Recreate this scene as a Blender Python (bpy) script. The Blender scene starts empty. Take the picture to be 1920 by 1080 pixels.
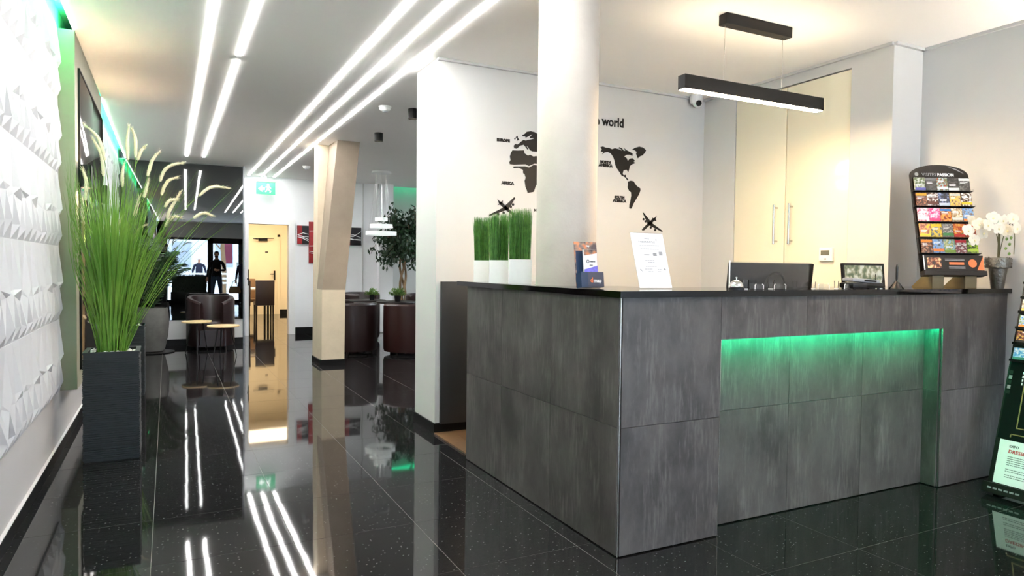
import bpy, bmesh, math, random
from mathutils import Matrix, Vector, Euler
random.seed(7)
scene = bpy.context.scene
COL = scene.collection
PI = math.pi

def lin(r, g, b):
    f = lambda v: (v/255/12.92) if v/255 <= .04045 else ((v/255+.055)/1.055)**2.4
    return (f(r), f(g), f(b), 1)

# ---------------------------------------------------------------- camera
cam_d = bpy.data.cameras.new('camera')
cam = bpy.data.objects.new('camera', cam_d)
COL.objects.link(cam)
cam_d.sensor_width = 36; cam_d.lens = 24.02; cam_d.clip_start = .05; cam_d.clip_end = 300
CR = [[0.89293476, 0.0035105, 0.45017241], [-0.45003644, 0.03274259, 0.89240973], [0.01160701, 0.99945765, -0.03081685]]
m = Matrix(((CR[0][0], CR[0][1], -CR[0][2], 0), (CR[1][0], CR[1][1], -CR[1][2], 0), (CR[2][0], CR[2][1], -CR[2][2], 1.32), (0, 0, 0, 1)))
cam.matrix_world = m
scene.camera = cam

# ---------------------------------------------------------------- world, exposure
scene.view_settings.view_transform = 'Standard'
scene.view_settings.look = 'None'
scene.view_settings.gamma = 1
scene.view_settings.use_curve_mapping = False
scene.view_settings.exposure = 1.4
wd = bpy.data.worlds.new('overcast_sky'); scene.world = wd
wd.use_nodes = True
nt = wd.node_tree; nt.nodes.clear()
o_ = nt.nodes.new('ShaderNodeOutputWorld'); b_ = nt.nodes.new('ShaderNodeBackground')
tc = nt.nodes.new('ShaderNodeTexCoord'); sx = nt.nodes.new('ShaderNodeSeparateXYZ'); rp = nt.nodes.new('ShaderNodeValToRGB')
nt.links.new(tc.outputs['Generated'], sx.inputs[0]); nt.links.new(sx.outputs['Z'], rp.inputs[0])
rp.color_ramp.elements[0].color = (.62, .76, .95, 1); rp.color_ramp.elements[1].color = (.86, .93, 1, 1)
nt.links.new(rp.outputs[0], b_.inputs[0]); nt.links.new(b_.outputs[0], o_.inputs[0])
b_.inputs[1].default_value = SKY = 6.3

STRIP_E, PENDANT_E, COVE_E, RECESS_E, ROOM_FILL_E = 20.5, 104, 46, 42, 3.2     # lamp strengths
SPOT_W = 46

# ---------------------------------------------------------------- materials
MATS = {}
def mat(name, col, rough=.5, metal=0, noise=None, bump=None, emit=None, spec=None, coat=0, trans=0, ior=None, sss=0, mapscale=(1,1,1), col2=None, coords='Object'):
    if name in MATS: return MATS[name]
    m = bpy.data.materials.new(name); m.use_nodes = True
    nt = m.node_tree; p = nt.nodes['Principled BSDF']
    p.inputs['Base Color'].default_value = col
    p.inputs['Roughness'].default_value = rough
    p.inputs['Metallic'].default_value = metal
    if spec is not None: p.inputs['Specular IOR Level'].default_value = spec
    if ior: p.inputs['IOR'].default_value = ior
    if coat: p.inputs['Coat Weight'].default_value = coat; p.inputs['Coat Roughness'].default_value = .05
    if trans: p.inputs['Transmission Weight'].default_value = trans
    if noise or bump or col2:
        t = nt.nodes.new('ShaderNodeTexCoord'); mp = nt.nodes.new('ShaderNodeMapping')
        mp.inputs['Scale'].default_value = mapscale
        nt.links.new(t.outputs[coords], mp.inputs[0])
    if noise or col2:
        sc, amt = noise or (6, .15)
        n = nt.nodes.new('ShaderNodeTexNoise'); n.inputs['Scale'].default_value = sc; n.inputs['Detail'].default_value = 6; n.inputs['Roughness'].default_value = .62
        nt.links.new(mp.outputs[0], n.inputs['Vector'])
        r = nt.nodes.new('ShaderNodeValToRGB')
        r.color_ramp.elements[0].position = .3; r.color_ramp.elements[1].position = .72
        a = col2 if col2 else tuple(c*(1-amt) for c in col[:3])+(1,)
        b = col if col2 else tuple(min(1, c*(1+amt)) for c in col[:3])+(1,)
        r.color_ramp.elements[0].color = a; r.color_ramp.elements[1].color = b
        nt.links.new(n.outputs[0], r.inputs[0]); nt.links.new(r.outputs[0], p.inputs['Base Color'])
    if bump:
        sc, st = bump
        n2 = nt.nodes.new('ShaderNodeTexNoise'); n2.inputs['Scale'].default_value = sc; n2.inputs['Detail'].default_value = 4
        nt.links.new(mp.outputs[0], n2.inputs['Vector'])
        bp = nt.nodes.new('ShaderNodeBump'); bp.inputs['Strength'].default_value = st; bp.inputs['Distance'].default_value = .01
        nt.links.new(n2.outputs[0], bp.inputs['Height']); nt.links.new(bp.outputs[0], p.inputs['Normal'])
    if emit:
        p.inputs['Emission Color'].default_value = emit[0]; p.inputs['Emission Strength'].default_value = emit[1]
    MATS[name] = m
    return m

def granite():
    m = mat('black_granite', (.012, .012, .014, 1), .04, ior=1.47)
    nt = m.node_tree; p = nt.nodes['Principled BSDF']
    g = nt.nodes.new('ShaderNodeNewGeometry'); mp = nt.nodes.new('ShaderNodeMapping'); mp.inputs['Scale'].default_value = (1, 2.6, 1)
    nt.links.new(g.outputs['Position'], mp.inputs[0])
    n = nt.nodes.new('ShaderNodeTexNoise'); n.inputs['Scale'].default_value = 34; n.inputs['Detail'].default_value = 8; n.inputs['Roughness'].default_value = .7
    nt.links.new(mp.outputs[0], n.inputs['Vector'])
    r = nt.nodes.new('ShaderNodeValToRGB'); e = r.color_ramp.elements
    e[0].position = .35; e[0].color = (.0035, .0034, .0042, 1); e[1].position = .68; e[1].color = (.017, .0162, .0165, 1)
    nt.links.new(n.outputs[0], r.inputs[0])
    v = nt.nodes.new('ShaderNodeTexVoronoi'); v.inputs['Scale'].default_value = 46
    nt.links.new(mp.outputs[0], v.inputs['Vector'])
    wn = nt.nodes.new('ShaderNodeSeparateColor'); nt.links.new(v.outputs['Color'], wn.inputs[0])
    gt = nt.nodes.new('ShaderNodeMath'); gt.operation = 'GREATER_THAN'; gt.inputs[1].default_value = .80; nt.links.new(wn.outputs[0], gt.inputs[0])
    lt = nt.nodes.new('ShaderNodeMath'); lt.operation = 'LESS_THAN'; lt.inputs[1].default_value = .17; nt.links.new(v.outputs['Distance'], lt.inputs[0])
    mu = nt.nodes.new('ShaderNodeMath'); mu.operation = 'MULTIPLY'; nt.links.new(gt.outputs[0], mu.inputs[0]); nt.links.new(lt.outputs[0], mu.inputs[1])
    mx = nt.nodes.new('ShaderNodeMix'); mx.data_type = 'RGBA'; nt.links.new(mu.outputs[0], mx.inputs['Factor'])
    nt.links.new(r.outputs[0], mx.inputs['A']); mx.inputs['B'].default_value = (.20, .20, .20, 1)
    nt.links.new(mx.outputs['Result'], p.inputs['Base Color'])
    n2 = nt.nodes.new('ShaderNodeTexNoise'); n2.inputs['Scale'].default_value = 3.2; n2.inputs['Detail'].default_value = 1
    nt.links.new(g.outputs['Position'], n2.inputs['Vector'])
    bp = nt.nodes.new('ShaderNodeBump'); bp.inputs['Strength'].default_value = .028; bp.inputs['Distance'].default_value = .02
    nt.links.new(n2.outputs[0], bp.inputs['Height']); nt.links.new(bp.outputs[0], p.inputs['Normal'])
    return m

def streaked(name, c1, c2, c3):
    m = mat(name, c1, .42)
    nt = m.node_tree; p = nt.nodes['Principled BSDF']
    g = nt.nodes.new('ShaderNodeNewGeometry'); oi = nt.nodes.new('ShaderNodeObjectInfo')
    add = nt.nodes.new('ShaderNodeVectorMath'); add.operation = 'ADD'
    sc = nt.nodes.new('ShaderNodeMath'); sc.operation = 'MULTIPLY'; sc.inputs[1].default_value = 30
    nt.links.new(oi.outputs['Random'], sc.inputs[0]); nt.links.new(g.outputs['Position'], add.inputs[0]); nt.links.new(sc.outputs[0], add.inputs[1])
    def layer(scale, ms, det):
        mp = nt.nodes.new('ShaderNodeMapping'); mp.inputs['Scale'].default_value = ms; nt.links.new(add.outputs[0], mp.inputs[0])
        n = nt.nodes.new('ShaderNodeTexNoise'); n.inputs['Scale'].default_value = scale; n.inputs['Detail'].default_value = det; n.inputs['Roughness'].default_value = .65
        nt.links.new(mp.outputs[0], n.inputs['Vector']); return n
    a = layer(3.4, (1.4, 1.4, .8), 7); b = layer(60, (1, 1, .11), 8); c = layer(7, (1, 1, .4), 7)
    ra = nt.nodes.new('ShaderNodeValToRGB'); ra.color_ramp.elements[0].position = .35; ra.color_ramp.elements[1].position = .68
    ra.color_ramp.elements[0].color = c1; ra.color_ramp.elements[1].color = c2
    nt.links.new(a.outputs[0], ra.inputs[0])
    rb = nt.nodes.new('ShaderNodeMapRange'); rb.inputs[1].default_value = .48; rb.inputs[2].default_value = .78; rb.inputs[3].default_value = 0; rb.inputs[4].default_value = .6
    mm = nt.nodes.new('ShaderNodeMath'); mm.operation = 'MULTIPLY'; mm.inputs[1].default_value = 1.9
    nt.links.new(b.outputs[0], mm.inputs[0])
    m2 = nt.nodes.new('ShaderNodeMath'); m2.operation = 'MULTIPLY'; nt.links.new(mm.outputs[0], m2.inputs[0]); nt.links.new(c.outputs[0], m2.inputs[1])
    nt.links.new(m2.outputs[0], rb.inputs[0])
    mx = nt.nodes.new('ShaderNodeMix'); mx.data_type = 'RGBA'; nt.links.new(rb.outputs[0], mx.inputs['Factor'])
    nt.links.new(ra.outputs[0], mx.inputs['A']); mx.inputs['B'].default_value = c3
    nt.links.new(mx.outputs['Result'], p.inputs['Base Color'])
    return m

def clear(name, tint=(1, 1, 1, 1), refl=.12):
    if name in MATS: return MATS[name]
    m = bpy.data.materials.new(name); m.use_nodes = True
    nt = m.node_tree; nt.nodes.clear()
    o = nt.nodes.new('ShaderNodeOutputMaterial'); t = nt.nodes.new('ShaderNodeBsdfTransparent'); g = nt.nodes.new('ShaderNodeBsdfGlossy')
    t.inputs[0].default_value = tint; g.inputs['Roughness'].default_value = .02
    fr = nt.nodes.new('ShaderNodeLayerWeight'); fr.inputs['Blend'].default_value = refl
    mx = nt.nodes.new('ShaderNodeMixShader'); nt.links.new(fr.outputs['Fresnel'], mx.inputs[0])
    nt.links.new(t.outputs[0], mx.inputs[1]); nt.links.new(g.outputs[0], mx.inputs[2]); nt.links.new(mx.outputs[0], o.inputs[0])
    MATS[name] = m; return m

def printed(name, c1, c2, c3, scale=30):
    """a printed photograph: blotches of three inks, different on every sheet"""
    m = mat(name, c1, .35)
    nt = m.node_tree; p = nt.nodes['Principled BSDF']
    t = nt.nodes.new('ShaderNodeTexCoord'); oi = nt.nodes.new('ShaderNodeObjectInfo')
    ad = nt.nodes.new('ShaderNodeVectorMath'); ad.operation = 'ADD'
    sc = nt.nodes.new('ShaderNodeMath'); sc.operation = 'MULTIPLY'; sc.inputs[1].default_value = 40
    nt.links.new(oi.outputs['Random'], sc.inputs[0]); nt.links.new(t.outputs['Object'], ad.inputs[0]); nt.links.new(sc.outputs[0], ad.inputs[1])
    n = nt.nodes.new('ShaderNodeTexNoise'); n.inputs['Scale'].default_value = scale; n.inputs['Detail'].default_value = 3
    nt.links.new(ad.outputs[0], n.inputs['Vector'])
    r = nt.nodes.new('ShaderNodeValToRGB'); e = r.color_ramp.elements
    e[0].position = .40; e[0].color = c1; e[1].position = .62; e[1].color = c3
    x = e.new(.5); x.color = c2
    nt.links.new(n.outputs[0], r.inputs[0]); nt.links.new(r.outputs[0], p.inputs['Base Color'])
    return m

WHITE = mat('white_paint', lin(205, 204, 202), .55, noise=(3, .02))
GREYP = mat('grey_paint', lin(186, 183, 182), .55, noise=(3, .02))
WHITE_B = mat('bright_white_paint', lin(240, 241, 243), .55, noise=(3, .02))
WHITE_G = mat('white_lacquer', lin(236, 228, 204), .08, coat=.6, noise=(1.5, .01))
CEIL = mat('ceiling_paint', lin(253, 251, 247), .6, noise=(1.2, .015))
GYPSUM = mat('white_gypsum', lin(196, 196, 199), .5, noise=(9, .01))
SAGE = mat('sage_cladding', lin(150, 148, 125), .5, noise=(8, .05))
BLACK_BASE = mat('black_skirting', lin(14, 14, 15), .5, spec=.2, noise=(20, .2))
GROUT = mat('grey_grout', lin(112, 110, 106), .8, noise=(40, .1))
GRANITE = granite()
WOODF = mat('oak_floor', lin(104, 78, 54), .4, noise=(5, .2), mapscale=(2, 14, 1))
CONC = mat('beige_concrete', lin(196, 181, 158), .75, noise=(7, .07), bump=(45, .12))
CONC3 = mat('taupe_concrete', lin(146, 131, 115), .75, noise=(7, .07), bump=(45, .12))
CONC2 = mat('pale_concrete', lin(186, 178, 168), .7, noise=(5, .06), bump=(38, .15))
SLATE = streaked('slate_tile', lin(55, 52, 51), lin(88, 84, 82), lin(116, 112, 109))
CORE = mat('dark_core', lin(10, 10, 11), .6, noise=(9, .1))
SLAB = mat('black_worktop', lin(5, 5, 7), .06, spec=.35, noise=(60, .3))
STEEL = mat('brushed_steel', lin(196, 194, 188), .25, metal=1, noise=(50, .06))
CHROME = mat('chrome', lin(225, 225, 225), .06, metal=1, noise=(50, .02))
BLACK_M = mat('matt_black_metal', lin(12, 11, 10), .5, spec=.3, noise=(40, .15))
BLACK_P = mat('black_plastic', lin(14, 13, 14), .35, spec=.35, noise=(40, .1))
GREY_P = mat('grey_plastic', lin(150, 152, 155), .35, noise=(40, .06))
WHITE_P = mat('white_plastic', lin(238, 238, 236), .35, noise=(40, .02))
PAPER = mat('white_paper', lin(246, 246, 246), .7, noise=(40, .01))
INK = mat('grey_ink', lin(150, 150, 152), .8, noise=(90, .2))
DINK = mat('dark_ink', lin(50, 50, 54), .8, noise=(90, .2))
WINK = mat('white_ink', lin(240, 240, 240), .6, noise=(90, .03))
VINYL = mat('black_vinyl', lin(13, 11, 10), .45, spec=.3, noise=(12, .15))
MIRROR = mat('smoked_mirror', (.13, .135, .135, 1), .004, metal=1)
DGLASS = mat('smoked_panel', lin(92, 84, 76), .06, metal=.75, noise=(3, .05))
LEATHER = mat('brown_leather', lin(36, 21, 21), .32, noise=(14, .2), bump=(160, .15))
LEATHER2 = mat('chestnut_leather', lin(40, 15, 14), .34, noise=(14, .2), bump=(160, .15))
TAN = mat('tan_leather', lin(120, 92, 66), .45, noise=(14, .1))
BLACK_W = mat('dark_stained_wood', lin(30, 22, 19), .4, noise=(12, .25))
PINE = mat('pale_wood', lin(214, 184, 138), .4, noise=(8, .12), mapscale=(1, 9, 1))
LEAF = mat('grass_blade', lin(132, 168, 66), .45, noise=(2.2, .3), col2=lin(66, 118, 38))
LEAF_B = mat('clipped_grass', lin(96, 150, 62), .5, noise=(30, .2), col2=lin(30, 84, 28))
LEAF_D = mat('dark_foliage', lin(40, 70, 38), .4, noise=(9, .3), col2=lin(20, 40, 24))
LEAF_L = mat('light_foliage', lin(120, 150, 70), .45, noise=(40, .2), col2=lin(60, 96, 44))
PLUME = mat('straw_plume', lin(226, 214, 182), .8, noise=(60, .15))
PLANTER = mat('ribbed_planter', lin(30, 34, 37), .55, spec=.3, noise=(20, .15))
STONEPOT = mat('stone_pot', lin(86, 84, 81), .75, noise=(7, .25), bump=(20, .3))
PEBBLE = mat('white_pebble', lin(226, 224, 218), .6, noise=(30, .1))
SOIL = mat('soil', lin(44, 36, 30), .9, noise=(40, .3))
BARK = mat('bark', lin(134, 108, 78), .7, noise=(12, .25), mapscale=(1, 1, .3))
PETAL = mat('white_petal', lin(226, 220, 202), .5, noise=(30, .02))
LIP = mat('orchid_lip', lin(236, 224, 176), .5, noise=(30, .1))
STEMG = mat('green_stem', lin(74, 74, 40), .5, noise=(20, .2))
SILVER = mat('silver_glaze', lin(122, 118, 110), .32, metal=.85, noise=(60, .15), bump=(90, .4))
GLASS = clear('clear_glass', refl=.16)
PANE = clear('window_pane', (.96, .98, .98, 1), .06)
ACRYL = clear('clear_acrylic', (.97, .98, .98, 1), .2)
ALU = mat('dark_aluminium', lin(30, 31, 33), .35, metal=.6, noise=(30, .1))
SILV = mat('satin_aluminium', lin(112, 114, 118), .3, metal=.8, noise=(30, .05))
CREAM = mat('cream_paint', lin(244, 232, 206), .55, noise=(3, .02))
LED_W = mat('led_white', (1, 1, 1, 1), .5, emit=((1, .975, .96, 1), STRIP_E))
LED_WARM = mat('led_warm', (1, 1, 1, 1), .5, emit=((1, .72, .42, 1), PENDANT_E))
UP_FILL = mat('uplight_fill', (1, 1, 1, 1), .5, emit=((1, .80, .55, 1), 13))
LED_G = mat('led_green', (.1, .9, .5, 1), .5, emit=((.0, 1, .23, 1), COVE_E))
LED_G2 = mat('led_green_far', (.1, .9, .5, 1), .5, emit=((.0, 1, .34, 1), COVE_E*.42))
LED_L = mat('led_lounge_green', (.1, .9, .5, 1), .5, emit=((.0, 1, .42, 1), 2.2))
LED_R = mat('led_recess_green', (.1, .9, .5, 1), .5, emit=((.0, 1, .38, 1), RECESS_E))
LED_T = mat('led_thin_white', (1, 1, 1, 1), .5, emit=((.95, 1, .96, 1), 6))
SCONCE = mat('sconce_glow', (1, 1, 1, 1), .5, emit=((1, .72, .44, 1), 260))
LAMP_FILL = mat('lamp_fill_glow', (1, 1, 1, 1), .5, emit=((1, .86, .70, 1), 640))
ROOM_FILL = mat('room_fill_glow', (1, 1, 1, 1), .5, emit=((1, .80, .54, 1), ROOM_FILL_E))
FILL_WARM = mat('warm_fill_glow', (1, 1, 1, 1), .5, emit=((1, .78, .58, 1), 11))
FILL_COOL = mat('cool_fill_glow', (1, 1, 1, 1), .5, emit=((.84, .93, 1, 1), 12))
SPOTGLOW = mat('downlight_glow', (1, 1, 1, 1), .5, emit=((1, .88, .70, 1), 12))
EXITW = mat('exit_glow', (.03, .22, .11, 1), .4, emit=((.14, .85, .42, 1), .36))
EXITG = mat('exit_pictogram', (1, 1, 1, 1), .4, emit=((.9, 1, .95, 1), .7))
RED = mat('red_ink', lin(196, 40, 44), .6, noise=(60, .1))
P_RED = mat('red_canvas', lin(150, 24, 30), .5, noise=(8, .3))
P_BLACK = mat('black_canvas', lin(34, 30, 34), .5, noise=(8, .3))
SKIN = mat('skin', lin(196, 150, 124), .5, noise=(20, .05))
DENIM = mat('denim', lin(58, 76, 104), .8, noise=(30, .15))
KNIT = mat('black_knit', lin(22, 22, 26), .85, noise=(60, .2))
NAVY = mat('navy_coat', lin(26, 30, 58), .8, noise=(30, .2))
HAIR = mat('dark_hair', lin(24, 18, 15), .6, noise=(90, .3))
WOOLW = mat('white_wool', lin(236, 232, 226), .9, noise=(60, .08), bump=(80, .6))
SHOE = mat('dark_shoe', lin(26, 24, 24), .5, noise=(30, .1))
EYE = mat('eye_dark', lin(20, 16, 14), .2, noise=(90, .05))
SNOW = mat('pale_paving', lin(236, 238, 242), .8, noise=(2, .06))
FACADE = mat('pale_facade', lin(232, 238, 244), .8, noise=(1.5, .05))
FACADEW = mat('facade_window', lin(176, 188, 204), .4, noise=(3, .1))
HEDGE = mat('hedge_green', lin(26, 44, 28), .6, noise=(20, .4))

# ---------------------------------------------------------------- mesh helpers
class MB:
    def __init__(s): s.bm = bmesh.new(); s.bev = False
    def _new(s, verts):
        return verts
    def box(s, x0, x1, y0, y1, z0, z1, rot=None, bev=0):
        c = Vector(((x0+x1)/2, (y0+y1)/2, (z0+z1)/2))
        M = Matrix.Translation(c)
        if rot: M = M @ Euler(rot).to_matrix().to_4x4()
        M = M @ Matrix.Diagonal((abs(x1-x0), abs(y1-y0), abs(z1-z0), 1))
        r = bmesh.ops.create_cube(s.bm, size=1, matrix=M)
        if bev:
            s.bev = True
            es = {e for v in r['verts'] for e in v.link_edges}
            bmesh.ops.bevel(s.bm, geom=list(es), offset=bev, segments=2, affect='EDGES', profile=.6)
        return s
    def tube(s, pts, r, n=8, caps=True):
        pts = [Vector(p) for p in pts]
        rs = r if isinstance(r, (list, tuple)) else [r]*len(pts)
        rings = []
        up0 = None
        for i, p in enumerate(pts):
            d = (pts[min(i+1, len(pts)-1)]-pts[max(i-1, 0)]).normalized()
            if up0 is None:
                up0 = d.orthogonal().normalized()
            a = (up0-d*up0.dot(d))
            a = a.normalized() if a.length > 1e-6 else d.orthogonal().normalized()
            up0 = a; b = d.cross(a)
            rings.append([s.bm.verts.new(p+(a*math.cos(2*PI*k/n)+b*math.sin(2*PI*k/n))*rs[i]) for k in range(n)])
        for i in range(len(rings)-1):
            for k in range(n):
                s.bm.faces.new((rings[i][k], rings[i][(k+1) % n], rings[i+1][(k+1) % n], rings[i+1][k]))
        if caps:
            s.bm.faces.new(rings[0][::-1]); s.bm.faces.new(rings[-1])
        return s
    def lathe(s, prof, c=(0, 0, 0), n=24, cap0=True, cap1=True):
        rings = []
        for r, z in prof:
            rings.append([s.bm.verts.new((c[0]+max(r, 1e-4)*math.cos(2*PI*k/n), c[1]+max(r, 1e-4)*math.sin(2*PI*k/n), c[2]+z)) for k in range(n)])
        for i in range(len(rings)-1):
            for k in range(n):
                s.bm.faces.new((rings[i][k], rings[i][(k+1) % n], rings[i+1][(k+1) % n], rings[i+1][k]))
        if cap0: s.bm.faces.new(rings[0][::-1])
        if cap1: s.bm.faces.new(rings[-1])
        return s
    def prism(s, poly, f0, f1):
        """poly: list of 2D points; f0, f1: maps a 2D point to the two faces in 3D"""
        a = [s.bm.verts.new(f0(p)) for p in poly]; b = [s.bm.verts.new(f1(p)) for p in poly]
        n = len(poly)
        try:
            s.bm.faces.new(a[::-1]); s.bm.faces.new(b)
            for i in range(n): s.bm.faces.new((a[i], a[(i+1) % n], b[(i+1) % n], b[i]))
        except ValueError: pass
        return s
    def ball(s, c, r, sub=2, scale=(1, 1, 1)):
        M = Matrix.Translation(c) @ Matrix.Diagonal((*scale, 1))
        bmesh.ops.create_icosphere(s.bm, subdivisions=sub, radius=r, matrix=M); return s
    def strip(s, pts, widths, side):
        """flat tapered ribbon along pts"""
        vs = []
        for p, w in zip(pts, widths):
            vs.append((s.bm.verts.new(Vector(p)-side*w/2), s.bm.verts.new(Vector(p)+side*w/2)))
        for i in range(len(vs)-1):
            s.bm.faces.new((vs[i][0], vs[i][1], vs[i+1][1], vs[i+1][0]))
        return s
    def mesh(s, name, smooth=True, tri=True):
        bm = s.bm
        bmesh.ops.recalc_face_normals(bm, faces=bm.faces[:])
        me = bpy.data.meshes.new(name); bm.to_mesh(me); bm.free()
        if smooth and len(me.polygons):
            me.polygons.foreach_set('use_smooth', [True]*len(me.polygons))
            if s.bev:
                for f in me.polygons:
                    if f.area > 2e-4: f.use_smooth = False
            me.set_sharp_from_angle(angle=math.radians(32))
        return me
    def build(s, name, m, parent=None, loc=(0, 0, 0), rot=(0, 0, 0), smooth=True, kind=None, label=None):
        me = s.mesh(name, smooth)
        for mm in (m if isinstance(m, (list, tuple)) else [m]): me.materials.append(mm)
        return place(name, me, parent, loc, rot, kind, label)
def place(name, me, parent=None, loc=(0, 0, 0), rot=(0, 0, 0), kind=None, label=None):
    o = bpy.data.objects.new(name, me); COL.objects.link(o)
    o.location = loc; o.rotation_euler = rot
    if parent: o.parent = parent
    if kind: o['kind'] = kind
    if label: o['label'] = label
    return o
def tag(o, label, cat, group=None):
    o['label'] = label; o['category'] = cat
    if group: o['group'] = group
    return o
def thing(name, label, cat, loc=(0, 0, 0), rot=(0, 0, 0), group=None):
    o = bpy.data.objects.new(name, None); COL.objects.link(o)
    o.location = loc; o.rotation_euler = rot; o.empty_display_size = .1
    return tag(o, label, cat, group)
def copy_tree(o, parent=None):
    c = o.copy(); COL.objects.link(c)
    if parent: c.parent = parent
    for ch in [x for x in bpy.data.objects if x.parent == o]: copy_tree(ch, c)
    return c
def struct(name, mb, m, parent=None):
    o = mb.build(name, m, parent)
    if not parent: o['kind'] = 'structure'
    return o
def textmesh(s, width=None, size=.1, bold=0, extrude=.0006, align='LEFT', spacing=1):
    cu = bpy.data.curves.new('lettering', 'FONT'); cu.body = s; cu.size = size; cu.extrude = extrude; cu.offset = bold
    cu.align_x = align; cu.space_character = spacing; cu.resolution_u = 3
    ob = bpy.data.objects.new('lettering', cu); COL.objects.link(ob)
    dg = bpy.context.evaluated_depsgraph_get(); dg.update()
    me = bpy.data.meshes.new_from_object(ob.evaluated_get(dg))
    bpy.data.objects.remove(ob); bpy.data.curves.remove(cu)
    if width:
        xs = [v.co.x for v in me.vertices]; k = width/(max(xs)-min(xs)); me.transform(Matrix.Scale(k, 4))
    return me
FRONT = (PI/2, 0, 0)       # text standing up, read from -Y
def text(s, m, parent, loc, rot=FRONT, name='lettering', width=None, size=.1, bold=0, align='LEFT', spacing=1, squash=None):
    me = textmesh(s, width, size, bold, align=align, spacing=spacing)
    if squash: me.transform(Matrix.Diagonal((1, squash, 1, 1)))
    me.materials.append(m)
    return place(name, me, parent, loc, rot)

# ================================================================ SETTING
CZ = 2.93                          # ceiling height
# --- floor: granite tiles on grey grout
fl = struct('floor', MB().box(-.8, 6.6, -3.25, 19.2, -.08, -.0009), GROUT)
tile_me = MB().box(-.2987, .2987, -.2987, .2987, -.02, 0).mesh('granite_tile', smooth=False)
tile_me.materials.append(GRANITE)
def granite_tile(cx, cy):
    t = place('tile', tile_me, fl, (cx, cy, 0)); t.rotation_euler = (random.gauss(0, .0004), random.gauss(0, .0004), 0)
for i in range(-2, 9):
    for j in range(-1, 19):
        cx = -.069+.6*i+.3; cy = 2.115+.6*j+.3
        if cx-.3 > 4.9 and cy < 6: continue
        if 1.9 < cx-.3 and 2.6 < cy-.3 and cy+.3 < 5.0: continue
        if cx-.3 > 1.5 and cy > 13.2 or cx+.3 < -.7: continue
        granite_tile(cx, cy)
far = MB()
for i in range(-2, 9):
    for j in list(range(-10, -1)):
        cx = -.069+.6*i+.3; cy = 2.115+.6*j+.3
        if cx+.3 > -.7: far.box(cx-.2987, cx+.2987, cy-.2987, cy+.2987, -.02, 0)
for i in range(1, 6):
    for j in range(18, 29):
        cx = -.069+.6*i+.3; cy = 2.115+.6*j+.3
        if j > 18 or i > 2: far.box(cx-.2987, cx+.2987, cy-.2987, cy+.2987, -.02, 0)
o = far.build('tile_field', GRANITE, fl, smooth=False); o['kind'] = 'stuff'
plank_me = MB().box(-.0695, .0695, -.6, .6, 0, .012).mesh('oak_plank', smooth=False); plank_me.materials.append(WOODF)
wf = struct('floor_wood', MB().box(1.86, 4.88, 2.66, 5.03, -.003, .002), CORE)
for i in range(21):
    for j in range(2): place('plank', plank_me, wf, (1.93+.14*i, 3.262+1.201*j, .002))

# --- ceiling, with a light cove along the textured wall
struct('ceiling', MB().box(-.572, 6.6, -3.25, 13.6, CZ, CZ+.14), CEIL)
struct('ceiling_cove', MB().box(-.9, -.45, -3.25, 13.6, CZ+.14, CZ+.2), WHITE)
# --- left wall and the cladding box on it
struct('wall_left', MB().box(-.872, -.672, -3.25, 13.6, 0, CZ+.2), GREYP)
bl = struct('baseboard_left', MB().box(-.672, -.660, -3.1, 12.15, 0, .08), BLACK_BASE)
struct('trim_1', MB().box(-.672, -.657, -3.1, 12.15, .08, .087), WHITE)
box = struct('wall_box', MB().box(-.672, -.572, 5.66, 7.83, .42, CZ-.002), SAGE)

# faceted gypsum tiles, five courses, on both sides of the box
def facet_mesh(seed):
    rnd = random.Random(seed); bm = bmesh.new(); N, T = 6, .49
    zs = [0, .07, .205, .25, .49]
    V = {}
    for r in range(5):
        for k in range(N+1):
            y = T*k/N; z = zs[r]; kk = k % N
            h = [.009, (.036, .010)[kk % 2], (.020, .024, .012, .026, .016, .020)[kk], (.040, .018, .020)[kk % 3], .013][r]
            if 0 < k < N and 0 < r < 4:
                y += rnd.uniform(-.026, .026); z += rnd.uniform(-.018, .018); h += rnd.uniform(-.006, .006)
            V[r, k] = bm.verts.new((h, y, z))
    for r in range(4):
        for k in range(N):
            a, b, c, d = V[r, k], V[r, k+1], V[r+1, k+1], V[r+1, k]
            if (r+k) % 2: bm.faces.new((a, b, c)); bm.faces.new((a, c, d))
            else: bm.faces.new((a, b, d)); bm.faces.new((b, c, d))
    rim = [V[0, k] for k in range(N+1)]+[V[r, N] for r in range(1, 5)]+[V[4, k] for k in range(N-1, -1, -1)]+[V[r, 0] for r in range(3, 0, -1)]
    back = [bm.verts.new((0, v.co.y, v.co.z)) for v in rim]
    for i in range(len(rim)):
        j = (i+1) % len(rim); bm.faces.new((rim[i], back[i], back[j], rim[j]))
    bmesh.ops.recalc_face_normals(bm, faces=bm.faces[:])
    me = bpy.data.meshes.new('gypsum_tile'); bm.to_mesh(me); bm.free(); me.materials.append(GYPSUM)
    return me
facets = [facet_mesh(k) for k in (3, 8, 12)]
for name, y0, n in (('wall_panel_front', 5.48-.49*12, 12), ('wall_panel_rear', 7.84, 8)):
    pn = struct(name, MB().box(-.672, -.668, y0, y0+.49*n, .445, CZ), WHITE)
    for i in range(n):
        for j in range(5):
            t = place('tile', facets[(i*2+j) % 3], pn, (-.668, y0+.49*i, .445+.49*j))
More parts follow.
